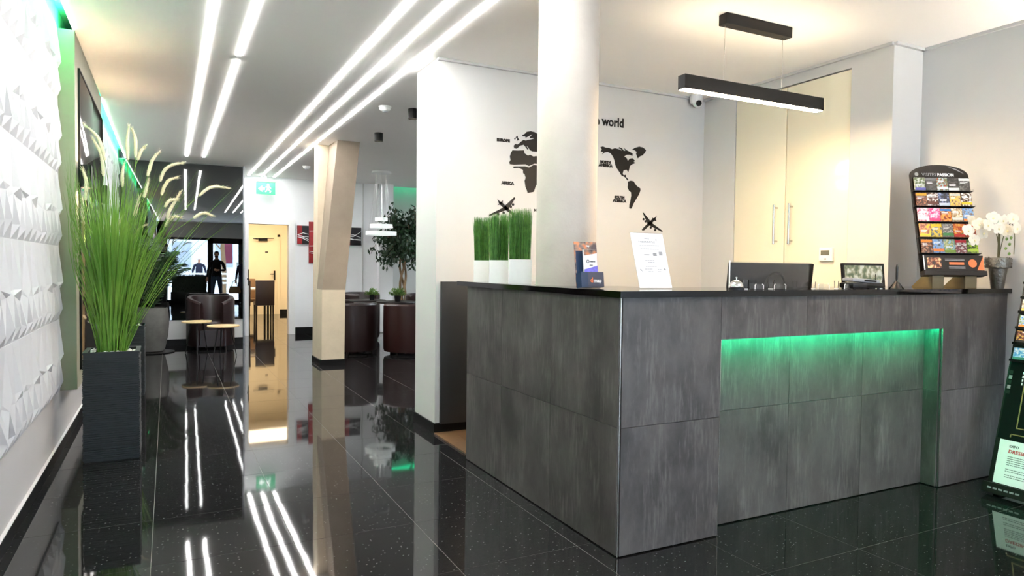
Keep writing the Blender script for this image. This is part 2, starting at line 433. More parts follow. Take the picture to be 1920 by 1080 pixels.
# thin white line of light at the ceiling edge, and green cove strips above it
for k, (y0, y1) in enumerate(((-2.9, 5.64), (7.85, 12.1))):
    t = thing('edge_light', ('thin white light line at the ceiling edge over the textured wall', 'thin white light line at the ceiling edge beyond the cladding box')[k], 'light', (-.572, (y0+y1)/2, CZ))
    MB().box(-.579, -.566, y0, y1, CZ-.006, CZ+.012).build('diffuser', LED_T, t, loc=(.572, -(y0+y1)/2, -CZ))
    MB().box(-.579, -.573, y0, y1, CZ+.012, CZ+.05).build('channel', ALU, t, loc=(.572, -(y0+y1)/2, -CZ))
    t = thing('cove_light', ('green light strip hidden in the cove over the near textured wall', 'green light strip hidden in the cove beyond the cladding box')[k], 'light', (-.60, (y0+y1)/2, CZ+.09))
    z0 = y0 if k else 2.2
    MB().box(-.594, -.585, z0, y1, CZ+.048, CZ+.078).build('led_strip', (LED_G, LED_G2)[k], t, loc=(.6, -(y0+y1)/2, -CZ-.09))
    MB().box(-.585, -.583, z0, y1, CZ+.046, CZ+.08).build('channel', ALU, t, loc=(.6, -(y0+y1)/2, -CZ-.09))

# --- map wall behind the counter, its free end, skirtings
struct('wall_map', MB().box(1.87, 4.9, 5.03, 5.51, 0, CZ), WHITE)
struct('baseboard_map', MB().box(1.86, 4.5, 5.018, 5.52, 0, .085), BLACK_BASE)
struct('trim_2', MB().box(1.87, 4.56, 5.005, 5.03, CZ-.02, CZ), WHITE)
struct('trim_3', MB().box(4.54, 4.565, 3.13, 5.03, CZ-.02, CZ), WHITE)
struct('trim_4', MB().box(4.87, 4.89, -3.1, 3.13, CZ-.02, CZ), WHITE)
struct('trim_5', MB().box(4.565, 4.89, 3.105, 3.13, CZ-.02, CZ), WHITE)
struct('wall_right', MB().box(4.89, 5.1, -3.25, 5.03, 0, CZ), WHITE)
struct('wall_pier', MB().box(4.565, 4.9, 3.13, 3.463, 0, CZ).box(4.565, 4.9, 4.626, 5.03, 0, CZ).box(4.565, 4.9, 3.463, 4.626, 2.835, CZ), WHITE)
struct('wall_front', MB().box(-.66, -.40, -3.25, -3.1, 0, CZ).box(4.6, 5.1, -3.25, -3.1, 0, CZ).box(-.66, 5.1, -3.25, -3.1, 2.38, CZ), WHITE)

# --- back of the lobby: mirror wall, wall with the doorway, lounge niche
struct('wall_mirror_base', MB().box(-.66, 1.12, 12.16, 12.5, .10, .40), WHITE)
struct('wall_far', MB().box(-.66, 1.12, 12.20, 13.5, .3, CZ), WHITE)
struct('baseboard_far', MB().box(-.66, 1.125, 12.13, 12.3, 0, .10), BLACK_BASE)
struct('trim_6', MB().box(1.118, 1.14, 12.12, 13.4, 0, CZ), SILV)
struct('wall_door', MB().box(1.10, 1.331, 13.4, 13.55, 0, CZ).box(1.331, 2.036, 13.4, 13.55, 2.06, CZ).box(2.036, 4.02, 13.4, 13.55, 0, CZ), WHITE_B)
struct('baseboard_door', MB().box(2.15, 4.02, 13.385, 13.4, 0, .13), BLACK_BASE)
struct('trim_7', MB().box(3.44, 3.455, 13.385, 13.4, .13, CZ), WHITE)
struct('trim_8', MB().box(3.74, 4.02, 13.25, 13.4, 0, CZ), WHITE_B)
struct('wall_lounge', MB().box(3.9, 6.6, 14.1, 14.25, 0, CZ+.2), WHITE)
struct('wall_lounge_right', MB().box(6.4, 6.6, 5.0, 14.2, 0, CZ+.2), WHITE)
struct('wall_lounge_front', MB().box(4.9, 6.6, 5.03, 5.3, 0, CZ+.2), WHITE)
struct('wall_niche', MB().box(3.85, 4.0, 13.4, 14.2, 0, CZ+.2), WHITE)
struct('ceiling_lounge', MB().box(3.9, 6.6, 13.6, 14.2, CZ+.14, CZ+.2), WHITE)
dr = struct('door_1', MB().box(1.27, 1.331, 13.37, 13.56, 0, 2.06).box(2.036, 2.156, 13.37, 13.56, 0, 2.06).box(1.27, 2.156, 13.37, 13.56, 2.06, 2.16), WHITE_P)
MB().box(1.318, 1.334, 13.36, 13.372, .92, 1.22).box(1.3, 1.33, 13.34, 13.372, 1.03, 1.06).build('strike_plate', ALU, dr)

# --- breakfast room seen through the doorway
struct('wall_room', MB().box(-.2, 3.9, 19.0, 19.15, 0, CZ).box(3.7, 3.9, 13.55, 19.1, 0, CZ).box(-.3, -.2, 13.5, 19.1, 0, CZ), CREAM)
struct('ceiling_room', MB().box(-.3, 3.9, 13.55, 19.1, CZ-.1, CZ+.1), CREAM)
struct('baseboard_room', MB().box(2.62, 3.7, 18.985, 19.0, 0, .12), BLACK_BASE)
d2 = struct('door_2', MB().box(1.80, 2.60, 18.93, 19.0, 0, 2.04, bev=.004), CREAM)
MB().box(1.74, 1.80, 18.94, 19.0, 0, 2.1).box(2.60, 2.66, 18.94, 19.0, 0, 2.1).box(1.74, 2.66, 18.94, 19.0, 2.04, 2.1).build('door_frame', CREAM, d2)
MB().box(2.50, 2.54, 18.9, 18.93, .9, 1.15).tube([(2.52, 18.9, 1.06), (2.52, 18.86, 1.06), (2.41, 18.86, 1.06)], .012).build('door_handle', ALU, d2)
MB().box(2.12, 2.34, 18.86, 18.93, 1.92, 1.98).tube([(2.16, 18.85, 1.95), (1.98, 18.8, 1.97), (2.5, 18.86, 2.0)], .01).build('door_closer', ALU, d2)
MB().box(2.29, 2.36, 18.915, 18.93, 1.62, 1.65).build('door_sign', BLACK_P, d2)
t = thing('room_fill_panel', 'added unseen warm fill panel on the breakfast room ceiling', 'light', (1.9, 16.2, CZ-.1))  # panel added out of view to light the breakfast room
MB().box(-.9, .9, -1.6, 1.6, -.03, -.012).build('diffuser', ROOM_FILL, t)
MB().box(-.93, .93, -1.63, 1.63, -.012, 0).build('housing', WHITE_P, t)

# --- smoked mirror, leaning a hair out of true
mr = MB().box(-.91, .91, -.012, .012, -1.255, 1.255, bev=.002).build('wall_mirror', MIRROR, loc=(.208, 12.168, 1.66), rot=(-.0042, 0, -.0108), smooth=False)
tag(mr, 'tall smoked mirror wall above the white plinth behind the brown armchair', 'mirror')

# --- entrance behind the camera, seen only in the mirror
w1 = struct('window_1', MB().box(-.40, 4.6, -3.2, -3.12, 2.30, 2.40).box(-.40, .99, -3.2, -3.12, 0, .12).box(-.40, -.33, -3.2, -3.12, 0, 2.3).box(2.21, 4.6, -3.2, -3.12, 0, .12).box(3.35, 3.45, -3.2, -3.12, 0, 2.3).box(4.52, 4.6, -3.2, -3.12, 0, 2.3), ALU)
for x0, x1 in ((-.33, .99), (2.21, 3.35), (3.45, 4.52)):
    MB().box(x0, x1, -3.165, -3.155, .12, 2.3).build('pane', PANE, w1)
d3 = struct('door_3', MB().box(.99, 1.17, -3.22, -3.10, 0, 2.34).box(2.04, 2.21, -3.22, -3.10, 0, 2.34).box(.99, 2.21, -3.22, -3.10, 2.18, 2.34).box(1.17, 2.04, -3.18, -3.14, 0, .1), ALU)
MB().box(1.17, 2.04, -3.165, -3.155, .1, 2.18).build('pane', PANE, d3)
MB().tube([(1.99, -3.08, .9), (1.99, -3.08, 1.5)], .015).tube([(1.99, -3.08, .95), (1.99, -3.15, .95)], .01).tube([(1.99, -3.08, 1.45), (1.99, -3.15, 1.45)], .01).build('door_handle', CHROME, d3)
struct('street', MB().box(-40, 40, -60, -3.25, -.1, -.02), SNOW)

# ================================================================ LARGE OBJECTS
# --- column rising beside the counter (round) and the forked one in the lobby
prof = [(.172, 0), (.172, CZ)]
c1 = MB().lathe([(.177, 0), (.177, .8), (.177, 1.6), (.177, 2.3), (.177, CZ)], n=48).build('concrete_column', CONC2, loc=(2.093, 3.45, 0))
tag(c1, 'round pale concrete column rising beside the reception counter in front of the map wall', 'column')
c2 = thing('forked_column', 'beige concrete column that forks into a leaning and an upright arm in the lobby', 'column', (1.93, 9.25, 0))
MB().prism([(1.80, 0), (2.10, 0), (2.11, .99), (1.808, .99)], lambda p: (p[0], 9.10, p[1]), lambda p: (p[0]-.02, 9.62, p[1])).build('shaft', CONC, c2, loc=(-1.93, -9.25, 0))
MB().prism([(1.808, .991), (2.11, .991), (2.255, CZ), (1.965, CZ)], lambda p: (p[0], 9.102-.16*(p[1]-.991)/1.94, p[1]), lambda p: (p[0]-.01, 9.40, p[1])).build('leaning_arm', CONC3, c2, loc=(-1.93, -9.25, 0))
MB().prism([(1.80, .991), (1.99, .991), (1.985, CZ), (1.812, CZ)], lambda p: (p[0], 9.41, p[1]), lambda p: (p[0]-.01, 9.63, p[1])).build('upright_arm', CONC, c2, loc=(-1.93, -9.25, 0))
MB().box(1.775, 2.108, 9.088, 9.635, 0, .07).build('skirting', BLACK_BASE, c2, loc=(-1.93, -9.25, 0))

# --- reception counter
rc = thing('reception_counter', 'reception counter clad in dark slate-look tiles with a green lit recess', 'counter', (3.2, 2.8, 0))
off = (-3.2, -2.8, 0)
MB().box(1.833, 1.90, 2.535, 4.28, .012, 1.184).box(1.90, 2.32, 4.24, 4.28, .012, 1.184).box(2.32, 4.88, 2.64, 3.0, .012, 1.184).box(1.833, 2.42, 2.535, 2.7, .012, 1.184).box(4.205, 4.885, 2.535, 2.7, .012, 1.184).box(2.42, 4.205, 2.535, 2.7, 1.005, 1.184).build('carcass', CORE, rc, loc=off, smooth=False)
def slate(x0, x1, y0, y1, z0, z1):
    c = ((x0+x1)/2, (y0+y1)/2, (z0+z1)/2)
    MB().box(x0-c[0], x1-c[0], y0-c[1], y1-c[1], z0-c[2], z1-c[2]).build('tile', SLATE, rc, loc=(c[0]-3.2, c[1]-2.8, c[2]), smooth=False)
g = .0012
ys = [2.530, 3.14, 3.74, 4.28]
for a, b in zip(ys, ys[1:]):
    slate(1.82, 1.832, a+g, b-g, .006, .594-g); slate(1.82, 1.832, a+g, b-g, .594+g, 1.185)
slate(1.832, 2.41, 4.282, 4.294, .006, 1.185)
slate(1.832, 2.42-g, 2.518, 2.530, .006, .594-g); slate(1.832, 2.42-g, 2.518, 2.530, .594+g, 1.185)
xs = [2.42, 3.02, 3.62, 4.205]
for a, b in zip(xs, xs[1:]):
    slate(a+g, b-g, 2.518, 2.530, .975, 1.185)
    slate(a+g, b-g, 2.624, 2.636, .006, .594-g); slate(a+g, b-g, 2.624, 2.636, .594+g, .990)
slate(4.205+g, 4.885, 2.518, 2.530, .006, .594-g); slate(4.205+g, 4.885, 2.518, 2.530, .594+g, 1.185)
slate(4.193, 4.205, 2.532, 2.622, .006, .594-g); slate(4.193, 4.205, 2.532, 2.622, .594+g, .990)
slate(2.42, 2.432, 2.532, 2.622, .006, .594-g); slate(2.42, 2.432, 2.532, 2.622, .594+g, .990)
slate(2.434, 4.191, 2.532, 2.622, .991, 1.003)
MB().box(1.8185, 1.8235, 2.5165, 2.5215, .006, 1.185).build('edge_trim', STEEL, rc, loc=off)
MB().box(4.2035, 4.2065, 2.516, 2.520, .006, .976).build('edge_trim', STEEL, rc, loc=off)
MB().box(2.4185, 2.4215, 2.516, 2.520, .006, .976).build('edge_trim', STEEL, rc, loc=off)
MB().box(2.44, 4.19, 2.534, 2.548, .978, .990).build('led_strip', LED_R, rc, loc=off, label='green light strip under the recess head')
ct = thing('countertop', 'polished black stone top of the L-shaped reception counter', 'countertop', (3.2, 2.75, 1.187))
MB().prism([(1.80, 2.492), (4.888, 2.492), (4.888, 3.0), (2.34, 3.0), (2.34, 3.264)]+[(2.093+.184*math.cos(-PI/2-k*PI/14), 3.45+.184*math.sin(-PI/2-k*PI/14)) for k in range(15)]+[(2.34, 3.636), (2.34, 4.42), (1.80, 4.42)], lambda p: (p[0]-3.2, p[1]-2.75, 0), lambda p: (p[0]-3.2, p[1]-2.75, .030)).build('slab', SLAB, ct, smooth=False)
dk = thing('work_desk', 'lower work desk behind the reception counter', 'desk', (3.6, 3.3, 0))
MB().box(-1.2, .9, -.29, .35, .73, .76, bev=.003).build('desktop', BLACK_W, dk)
for sx_ in (-1.1, .8): MB().box(sx_-.03, sx_+.03, -.25, .3, .014, .73).build('leg', BLACK_W, dk)
gt = MB().box(1.90, 2.46, 4.975, 5.01, .085, 1.20, bev=.003).build('swing_panel', mat('anthracite_laminate', lin(34, 36, 39), .45, noise=(20, .08)))
tag(gt, 'dark grey waist-high panel standing against the map wall at the counter end', 'panel')

# --- built-in cupboard
cb = thing('cupboard', 'built-in white gloss cupboard with two tall doors behind the counter', 'cupboard', (4.6, 4.05, 0))
MB().box(4.60, 4.88, 3.47, 4.62, .01, 2.83).build('body', CORE, cb, loc=(-4.6, -4.05, 0))
for y0, y1, hy in ((3.469, 4.054, 3.98), (4.062, 4.620, 4.135)):
    d = MB().box(4.572, 4.596, y0, y1, .02, 2.826, bev=.0015).build('door', WHITE_G, cb, loc=(-4.6, -4.05, 0))
    h = MB().tube([(4.572, hy, 1.56), (4.53, hy, 1.56)], .008).tube([(4.572, hy, 1.84), (4.53, hy, 1.84)], .008).tube([(4.53, hy, 1.535), (4.53, hy, 1.865)], .009, n=12).build('handle', STEEL, d)
th = thing('thermostat', 'small square white thermostat on the right cupboard door', 'thermostat', (4.571, 3.637, 1.445))
MB().box(-.022, 0, -.06, .06, -.053, .053, bev=.006).build('housing', WHITE_P, th)
MB().box(-.0245, -.021, -.035, .042, -.006, .032).build('screen', mat('lcd_grey', lin(112, 110, 96), .2, noise=(60, .08)), th)
MB().box(-.025, -.021, -.008, .010, -.040, -.030, bev=.002).build('button', GREY_P, th)

# --- wall decals: continents, labels, aeroplanes
def decal(name, polys, label, cat='decal', group=None, circles=()):
    mb = MB()
    for poly in polys: mb.prism(poly, lambda p: (p[0], 5.030, p[1]), lambda p: (p[0], 5.0265, p[1]))
    for (x, z), r in circles: mb.prism([(x+r*math.cos(k*PI/6), z+r*math.sin(k*PI/6)) for k in range(12)], lambda p: (p[0], 5.030, p[1]), lambda p: (p[0], 5.0265, p[1]))
    return tag(mb.build(name, VINYL, smooth=False), label, cat, group)
eurasia=[(2.76,2.429),(2.73,2.443),(2.693,2.447),(2.656,2.438),(2.637,2.419),(2.614,2.408),(2.62,2.397),(2.643,2.399),(2.648,2.388),(2.665,2.397),(2.688,2.411),(2.711,2.423),(2.688,2.4),(2.684,2.386),(2.718,2.393),(2.721,2.386),(2.688,2.377),(2.662,2.371),(2.651,2.365),(2.625,2.368),(2.604,2.352),(2.588,2.338),(2.573,2.327),(2.55,2.328),(2.537,2.313),(2.542,2.293),(2.565,2.291),(2.583,2.306),(2.594,2.318),(2.617,2.325),(2.631,2.329),(2.647,2.312),(2.666,2.292),(2.673,2.297),(2.655,2.319),(2.668,2.317),(2.69,2.289),(2.711,2.282),(2.762,2.284),(2.82,2.272),(2.853,2.256),(2.875,2.22),(2.908,2.27),(2.941,2.254),(2.964,2.217),(2.975,2.266),(3.008,2.288),(3.041,2.329),(3.052,2.379),(3.085,2.411),(3.119,2.443),(3.073,2.458),(2.994,2.469),(2.905,2.475),(2.817,2.461)]
uk=[(2.559,2.391),(2.572,2.396),(2.574,2.381),(2.589,2.364),(2.564,2.356),(2.568,2.372),(2.557,2.378)]
ireland=[(2.541,2.374),(2.553,2.381),(2.553,2.366),(2.543,2.364)]
nafrica=[(2.526,2.275),(2.573,2.277),(2.631,2.284),(2.639,2.259),(2.669,2.244),(2.69,2.252),(2.723,2.24),(2.749,2.247),(2.763,2.237),(2.799,2.232),(2.821,2.187),(2.799,2.176),(2.761,2.182),(2.734,2.182),(2.681,2.159),(2.649,2.17),(2.543,2.158),(2.504,2.16),(2.499,2.176),(2.51,2.195),(2.503,2.222),(2.513,2.254)]
safrica=[(2.529,2.14),(2.544,2.145),(2.644,2.153),(2.681,2.146),(2.724,2.17),(2.764,2.169),(2.805,2.167),(2.778,2.117),(2.765,2.079),(2.758,2.012),(2.746,1.997),(2.735,1.963),(2.725,1.946),(2.695,1.94),(2.673,1.935),(2.664,1.959),(2.651,1.986),(2.642,2.033),(2.652,2.061),(2.641,2.089),(2.628,2.095),(2.626,2.123),(2.586,2.136),(2.544,2.13)]
namerica=[(3.388,2.378),(3.412,2.386),(3.442,2.378),(3.472,2.379),(3.509,2.37),(3.539,2.381),(3.57,2.378),(3.601,2.372),(3.619,2.36),(3.607,2.379),(3.576,2.384),(3.588,2.395),(3.619,2.385),(3.634,2.369),(3.656,2.367),(3.641,2.39),(3.668,2.374),(3.694,2.366),(3.734,2.351),(3.732,2.329),(3.704,2.337),(3.669,2.334),(3.642,2.316),(3.67,2.304),(3.683,2.279),(3.701,2.301),(3.732,2.309),(3.764,2.286),(3.745,2.277),(3.771,2.269),(3.727,2.252),(3.706,2.236),(3.699,2.21),(3.69,2.182),(3.672,2.201),(3.637,2.192),(3.629,2.164),(3.638,2.15),(3.661,2.156),(3.663,2.139),(3.692,2.115),(3.684,2.106),(3.659,2.131),(3.639,2.14),(3.617,2.146),(3.592,2.177),(3.567,2.205),(3.548,2.234),(3.541,2.268),(3.525,2.302),(3.498,2.331),(3.467,2.342),(3.431,2.334),(3.408,2.316),(3.419,2.338),(3.392,2.34),(3.403,2.359)]
greenland=[(3.724,2.384),(3.762,2.405),(3.806,2.419),(3.844,2.415),(3.863,2.406),(3.883,2.393),(3.87,2.369),(3.845,2.343),(3.814,2.331),(3.793,2.312),(3.782,2.333),(3.772,2.355),(3.781,2.369),(3.756,2.382)]
samerica=[(3.687,2.096),(3.714,2.106),(3.749,2.104),(3.772,2.077),(3.788,2.063),(3.826,2.045),(3.827,2.025),(3.812,1.988),(3.793,1.961),(3.775,1.935),(3.768,1.924),(3.753,1.903),(3.739,1.871),(3.727,1.856),(3.707,1.86),(3.708,1.89),(3.718,1.921),(3.727,1.973),(3.724,2.003),(3.701,2.017),(3.685,2.046),(3.69,2.072)]
p1_wing=[(2.32,1.739),(2.444,1.802),(2.547,1.894),(2.557,1.885),(2.491,1.789),(2.324,1.728)]
p1_fus=[(2.402,1.846),(2.428,1.852),(2.48,1.809),(2.551,1.756),(2.544,1.739),(2.47,1.785),(2.418,1.826)]
p1_tail=[(2.394,1.871),(2.425,1.843),(2.445,1.864),(2.439,1.835),(2.421,1.826),(2.395,1.821),(2.411,1.835)]
p1_eng=[(2.537,1.832),(2.517,1.813),(2.404,1.748),(2.452,1.761)]
p2_wing=[(3.857,1.828),(3.869,1.826),(3.964,1.737),(4.089,1.669),(4.084,1.659),(3.923,1.718)]
p2_fus=[(4.006,1.778),(3.989,1.788),(3.935,1.749),(3.853,1.676),(3.858,1.663),(3.879,1.668),(3.955,1.727)]
p2_tail=[(3.964,1.789),(3.987,1.775),(4.015,1.807),(4.006,1.777),(4.016,1.756),(3.977,1.761)]
p2_eng=[(3.868,1.768),(3.892,1.749),(3.952,1.695),(4.004,1.674)]
decal('continent_decal', [eurasia, uk, ireland], 'black cut-out of Europe and Asia on the white wall, partly behind the column')
decal('continent_decal', [nafrica], 'black cut-out of northern Africa just above a thin white gap line')
decal('continent_decal', [safrica], 'black cut-out of southern Africa below the white gap line')
decal('continent_decal', [namerica], 'black cut-out of North America right of the round column')
decal('continent_decal', [greenland], 'small black cut-out of Greenland at the top right of North America')
decal('continent_decal', [samerica], 'black cut-out of South America below the North America cut-out')
decal('aeroplane_decal', [p1_wing, p1_fus, p1_tail], 'black aeroplane cut-out above the clipped grass pots', group='aeroplane decals', circles=[(p, .011) for p in p1_eng])
decal('aeroplane_decal', [p2_wing, p2_fus, p2_tail], 'black aeroplane cut-out above the leaning white notice', group='aeroplane decals', circles=[(p, .011) for p in p2_eng])
def walltext(s, x, z, w, label, size=.1, bold=.012, spacing=1.1, squash=None):
    tag(_wt(s, x, z, w, size, bold, spacing, squash), label, 'lettering', 'map lettering')
def _wt(s, x, z, w, size, bold, spacing, squash):
    me = textmesh(s, w, size, bold, spacing=spacing)
    if squash: me.transform(Matrix.Diagonal((1, squash, 1, 1)))
    me.materials.append(VINYL)
    return place('wall_lettering', me, None, (x, 5.0285, z), FRONT)
walltext('EUROPE', 2.384, 2.338, .120, 'black word EUROPE beside the Europe cut-out')
walltext('AFRICA', 2.431, 1.994, .121, 'black word AFRICA beside the southern Africa cut-out')
walltext('NORTH', 3.388, 2.241, .112, 'black word NORTH beside the North America cut-out')
walltext('AMERICA', 3.375, 2.212, .152, 'black word AMERICA under the word NORTH')
walltext('SOUTH', 3.546, 1.940, .110, 'black word SOUTH beside the South America cut-out')
walltext('AMERICA', 3.531, 1.910, .150, 'black word AMERICA under the word SOUTH')
walltext('N', 2.735, 1.788, .022, 'single black letter N at the edge of the round column')
walltext('the world', 3.245, 2.572, .390, 'large black words ending in e world, partly behind the column', bold=.0035, spacing=1.0, squash=1.12)

# --- linear ceiling lights
def strip_light(x, segs, label):
    y0, y1 = segs[0][0], segs[-1][1]; yc = (y0+y1)/2
    t = thing('linear_light', label, 'light', (x, yc, CZ), group='linear ceiling lights')
    for a, b in segs:
        MB().box(-.0165, .0165, a-yc, b-yc, -.005, -.001).build('diffuser', LED_W, t)
    MB().box(-.0185, .0185, y0-yc, y1-yc, -.001, .003).box(-.02, .02, y0-yc-.004, y0-yc, -.012, 0).box(-.02, .02, y1-yc, y1-yc+.004, -.012, 0).build('channel', WHITE_P, t)
strip_light(.262, [(2.7, 6.35), (6.37, 11.38)], 'leftmost of the five long white ceiling light lines, ending short')
strip_light(.496, [(2.7, 5.72), (5.85, 6.0), (6.04, 11.36)], 'second long white ceiling light line from the left, with a broken joint')
strip_light(1.321, [(2.3, 7.0), (7.02, 13.26)], 'middle one of the five long white ceiling light lines')
strip_light(1.541, [(2.3, 8.0), (8.02, 13.26)], 'fourth long white ceiling light line from the left')
strip_light(1.760, [(2.3, 9.0), (9.02, 13.26)], 'rightmost long white ceiling light line, passing by the forked column')

# --- fill panels added out of view to brighten counter front and lounge
def fill_panel(x, y, sx, sy, m_, label):
    t = thing('fill_panel', label, 'light', (x, y, CZ), group='added ceiling fill panels')
    MB().box(-sx/2, sx/2, -sy/2, sy/2, -.010, -.004).build('diffuser', m_, t)
    MB().box(-sx/2-.015, sx/2+.015, -sy/2-.015, -sy/2, -.014, 0).box(-sx/2-.015, sx/2+.015, sy/2, sy/2+.015, -.014, 0).box(-sx/2-.015, -sx/2, -sy/2, sy/2, -.014, 0).box(sx/2, sx/2+.015, -sy/2, sy/2, -.014, 0).build('frame', WHITE_P, t)
fill_panel(2.7, .5, .6, .6, FILL_WARM, 'added unseen fill panel on the ceiling before the counter corner')
fill_panel(4.0, .5, .6, .6, FILL_WARM, 'added unseen fill panel on the ceiling before the green recess')
fill_panel(5.3, 8.0, .6, 1.2, FILL_COOL, 'added unseen lounge fill panel nearer the map wall')
fill_panel(5.3, 11.0, .6, 1.2, FILL_COOL, 'added unseen lounge fill panel near the fig tree')

# --- pendant bar over the counter
pd = thing('pendant_bar', 'black linear pendant lamp with warm glowing underside over the counter', 'lamp', (3.42, 3.3, 2.45))
MB().box(-.61, .61, -.032, -.027, -.030, .055).box(-.61, .61, .027, .032, -.030, .055).box(-.61, .61, -.027, .027, .040, .045).box(-.612, -.606, -.032, .032, -.03, .055).box(.606, .612, -.032, .032, -.03, .055).build('housing', BLACK_M, pd)
MB().box(-.604, .604, -.0265, .0265, -.034, -.022).build('diffuser', LED_WARM, pd)
MB().box(-.59, .59, -.02, .02, .0455, .0505).build('added_uplight', UP_FILL, pd)  # upper glow added to the pendant to brighten the ceiling
MB().box(-.29, .29, -.035, .035, .412, .48, bev=.003).build('canopy', BLACK_M, pd)
for x in (-.27, .24): MB().tube([(x, 0, .05), (x, 0, .42)], .0016, n=6).build('cable', STEEL, pd)

# --- cylinder downlights, detectors, camera
def downlight(x, y, label, power):
    t = thing('downlight', label, 'light', (x, y, CZ), group='black cylinder downlights')
    MB().lathe([(.048, -.10), (.052, -.10), (.052, 0), (.0, 0)], n=24, cap0=False, cap1=False).lathe([(.048, -.10), (.048, -.03)], n=24, cap0=False, cap1=False).build('can', BLACK_M, t)
    MB().lathe([(.046, -.034), (.046, -.03)], n=20).build('lens', SPOTGLOW, t)
    l = bpy.data.lights.new('downlight_beam', 'SPOT'); l.energy = power; l.spot_size = 1.5; l.spot_blend = .6; l.color = (1, .87, .68); l.shadow_soft_size = .03
    lo = bpy.data.objects.new('downlight_beam', l); COL.objects.link(lo); lo.parent = t; lo.location = (0, 0, -.11)
downlight(2.303, 8.22, 'black cylinder downlight near the top of the forked column', SPOT_W)
downlight(2.263, 6.79, 'black cylinder downlight half hidden by the end of the map wall', SPOT_W)
def detector(x, y, label, r=.055):
    t = thing('smoke_detector', label, 'detector', (x, y, CZ), group='ceiling smoke detectors')
    MB().lathe([(.7*r, -.045), (r, -.03), (r, -.012), (1.15*r, -.01), (1.15*r, 0)], n=24).build('housing', WHITE_P, t)
    MB().lathe([(.45*r, -.055), (.5*r, -.045)], n=16).build('sensor', GREY_P, t)
detector(1.975, 6.82, 'white smoke detector on the ceiling between the light lines and map wall')
detector(2.04, 11.57, 'small white smoke detector on the far ceiling near the doorway')
sc_ = thing('security_camera', 'white and black dome security camera in the corner above the cupboard', 'camera', (4.40, 4.96, 2.88))
MB().lathe([(.058, .05), (.058, .0), (.05, -.02)], n=24).build('mount', WHITE_P, sc_)
MB().ball((0, -.02, -.02), .045, 3).build('housing', WHITE_P, sc_)
MB().ball((-.012, -.046, -.028), .029, 2).build('lens', BLACK_P, sc_)

# --- illuminated exit sign
ex = thing('exit_sign', 'glowing green and white exit sign hanging from the ceiling before the doorway', 'sign', (1.60, 13.15, 2.70))
MB().box(-.165, .165, -.015, .015, -.115, .105, bev=.004).build('panel', EXITW, ex)
MB().box(-.15, .17, -.03, .03, .106, .145, bev=.004).build('housing', GREY_P, ex)
MB().box(-.02, .02, -.01, .01, .14, .23).build('bracket', GREY_P, ex)
arrow = [(-.13, -.015), (-.065, -.07), (-.065, -.035), (-.02, -.035), (-.02, .005), (-.065, .005), (-.065, .04)]
man = [[(.02, .065), (.04, .085), (.06, .065), (.04, .045)], [(.0, .03), (.06, .04), (.09, .0), (.075, -.01), (.055, .015), (.05, -.02), (.09, -.05), (.08, -.085), (.065, -.085), (.07, -.055), (.03, -.03), (.0, -.075), (-.015, -.07), (.015, -.02), (.02, .015), (-.01, .01)]]
mb = MB()
for poly in [arrow]+man: mb.prism(poly, lambda p: (p[0], -.0155, p[1]), lambda p: (p[0], -.0175, p[1]))
mb.build('pictogram', EXITG, ex, smooth=False)

# --- sconces and smoked panel on the cladding box
pn = thing('smoked_wall_panel', 'smoked glass panel on the cladding box behind the tall grass', 'panel', (-.567, 6.8, 1.6))
MB().box(-.004, .004, -.95, .98, -1.05, 1.10, bev=.001).build('glass', DGLASS, pn)
MB().box(-.005, .009, -.965, -.951, -1.06, 1.11).box(-.005, .009, .981, .995, -1.06, 1.11).box(-.005, .009, -.965, .995, 1.101, 1.113).box(-.005, .009, -.965, .995, -1.063, -1.051).build('frame', BLACK_M, pn)
for y, lab in ((5.76, 'black wall lamp throwing warm light up the edge of the cladding box'), (7.2, 'black wall lamp on the smoked panel half hidden by grass plumes')):
    t = thing('wall_lamp', lab, 'lamp', (-.562, y, 1.93), group='black wall lamps')
    MB().box(.01, .016, -.05, .05, -.08, .08).box(.074, .08, -.05, .05, -.08, .08).box(.01, .08, -.05, -.044, -.08, .08).box(.01, .08, .044, .05, -.08, .08).box(0, .01, -.04, .04, -.05, .05).build('housing', BLACK_M, t)
    MB().box(.018, .072, -.042, .042, .02, .03).build('glow_top', SCONCE, t)
    MB().box(.018, .072, -.042, .042, -.03, -.02).build('glow_bottom', SCONCE, t)
for x, y, sg, lab in ((-.628, .2, 1, 'added unseen black wall lamp on the textured wall towards the entrance'), (4.89, 1.3, -1, 'added unseen black wall lamp on the plain right wall towards the entrance'), (-.672, -1.4, 1, 'added unseen black wall lamp on the textured wall closest to the entrance')):  # three lamps added out of view to brighten the ceiling
    t = thing('wall_lamp', lab, 'lamp', (x, y, 1.80), (0, 0, 0 if sg > 0 else PI), group='black wall lamps')
    MB().box(.01, .016, -.10, .10, -.08, .08).box(.084, .09, -.10, .10, -.08, .08).box(.016, .084, -.10, -.094, -.08, .08).box(.016, .084, .094, .10, -.08, .08).box(0, .01, -.04, .04, -.05, .05).box(.016, .084, -.094, .094, -.08, -.07).build('housing', BLACK_M, t)
    MB().box(.018, .082, -.092, .092, .04, .05).build('glow_top', LAMP_FILL, t)

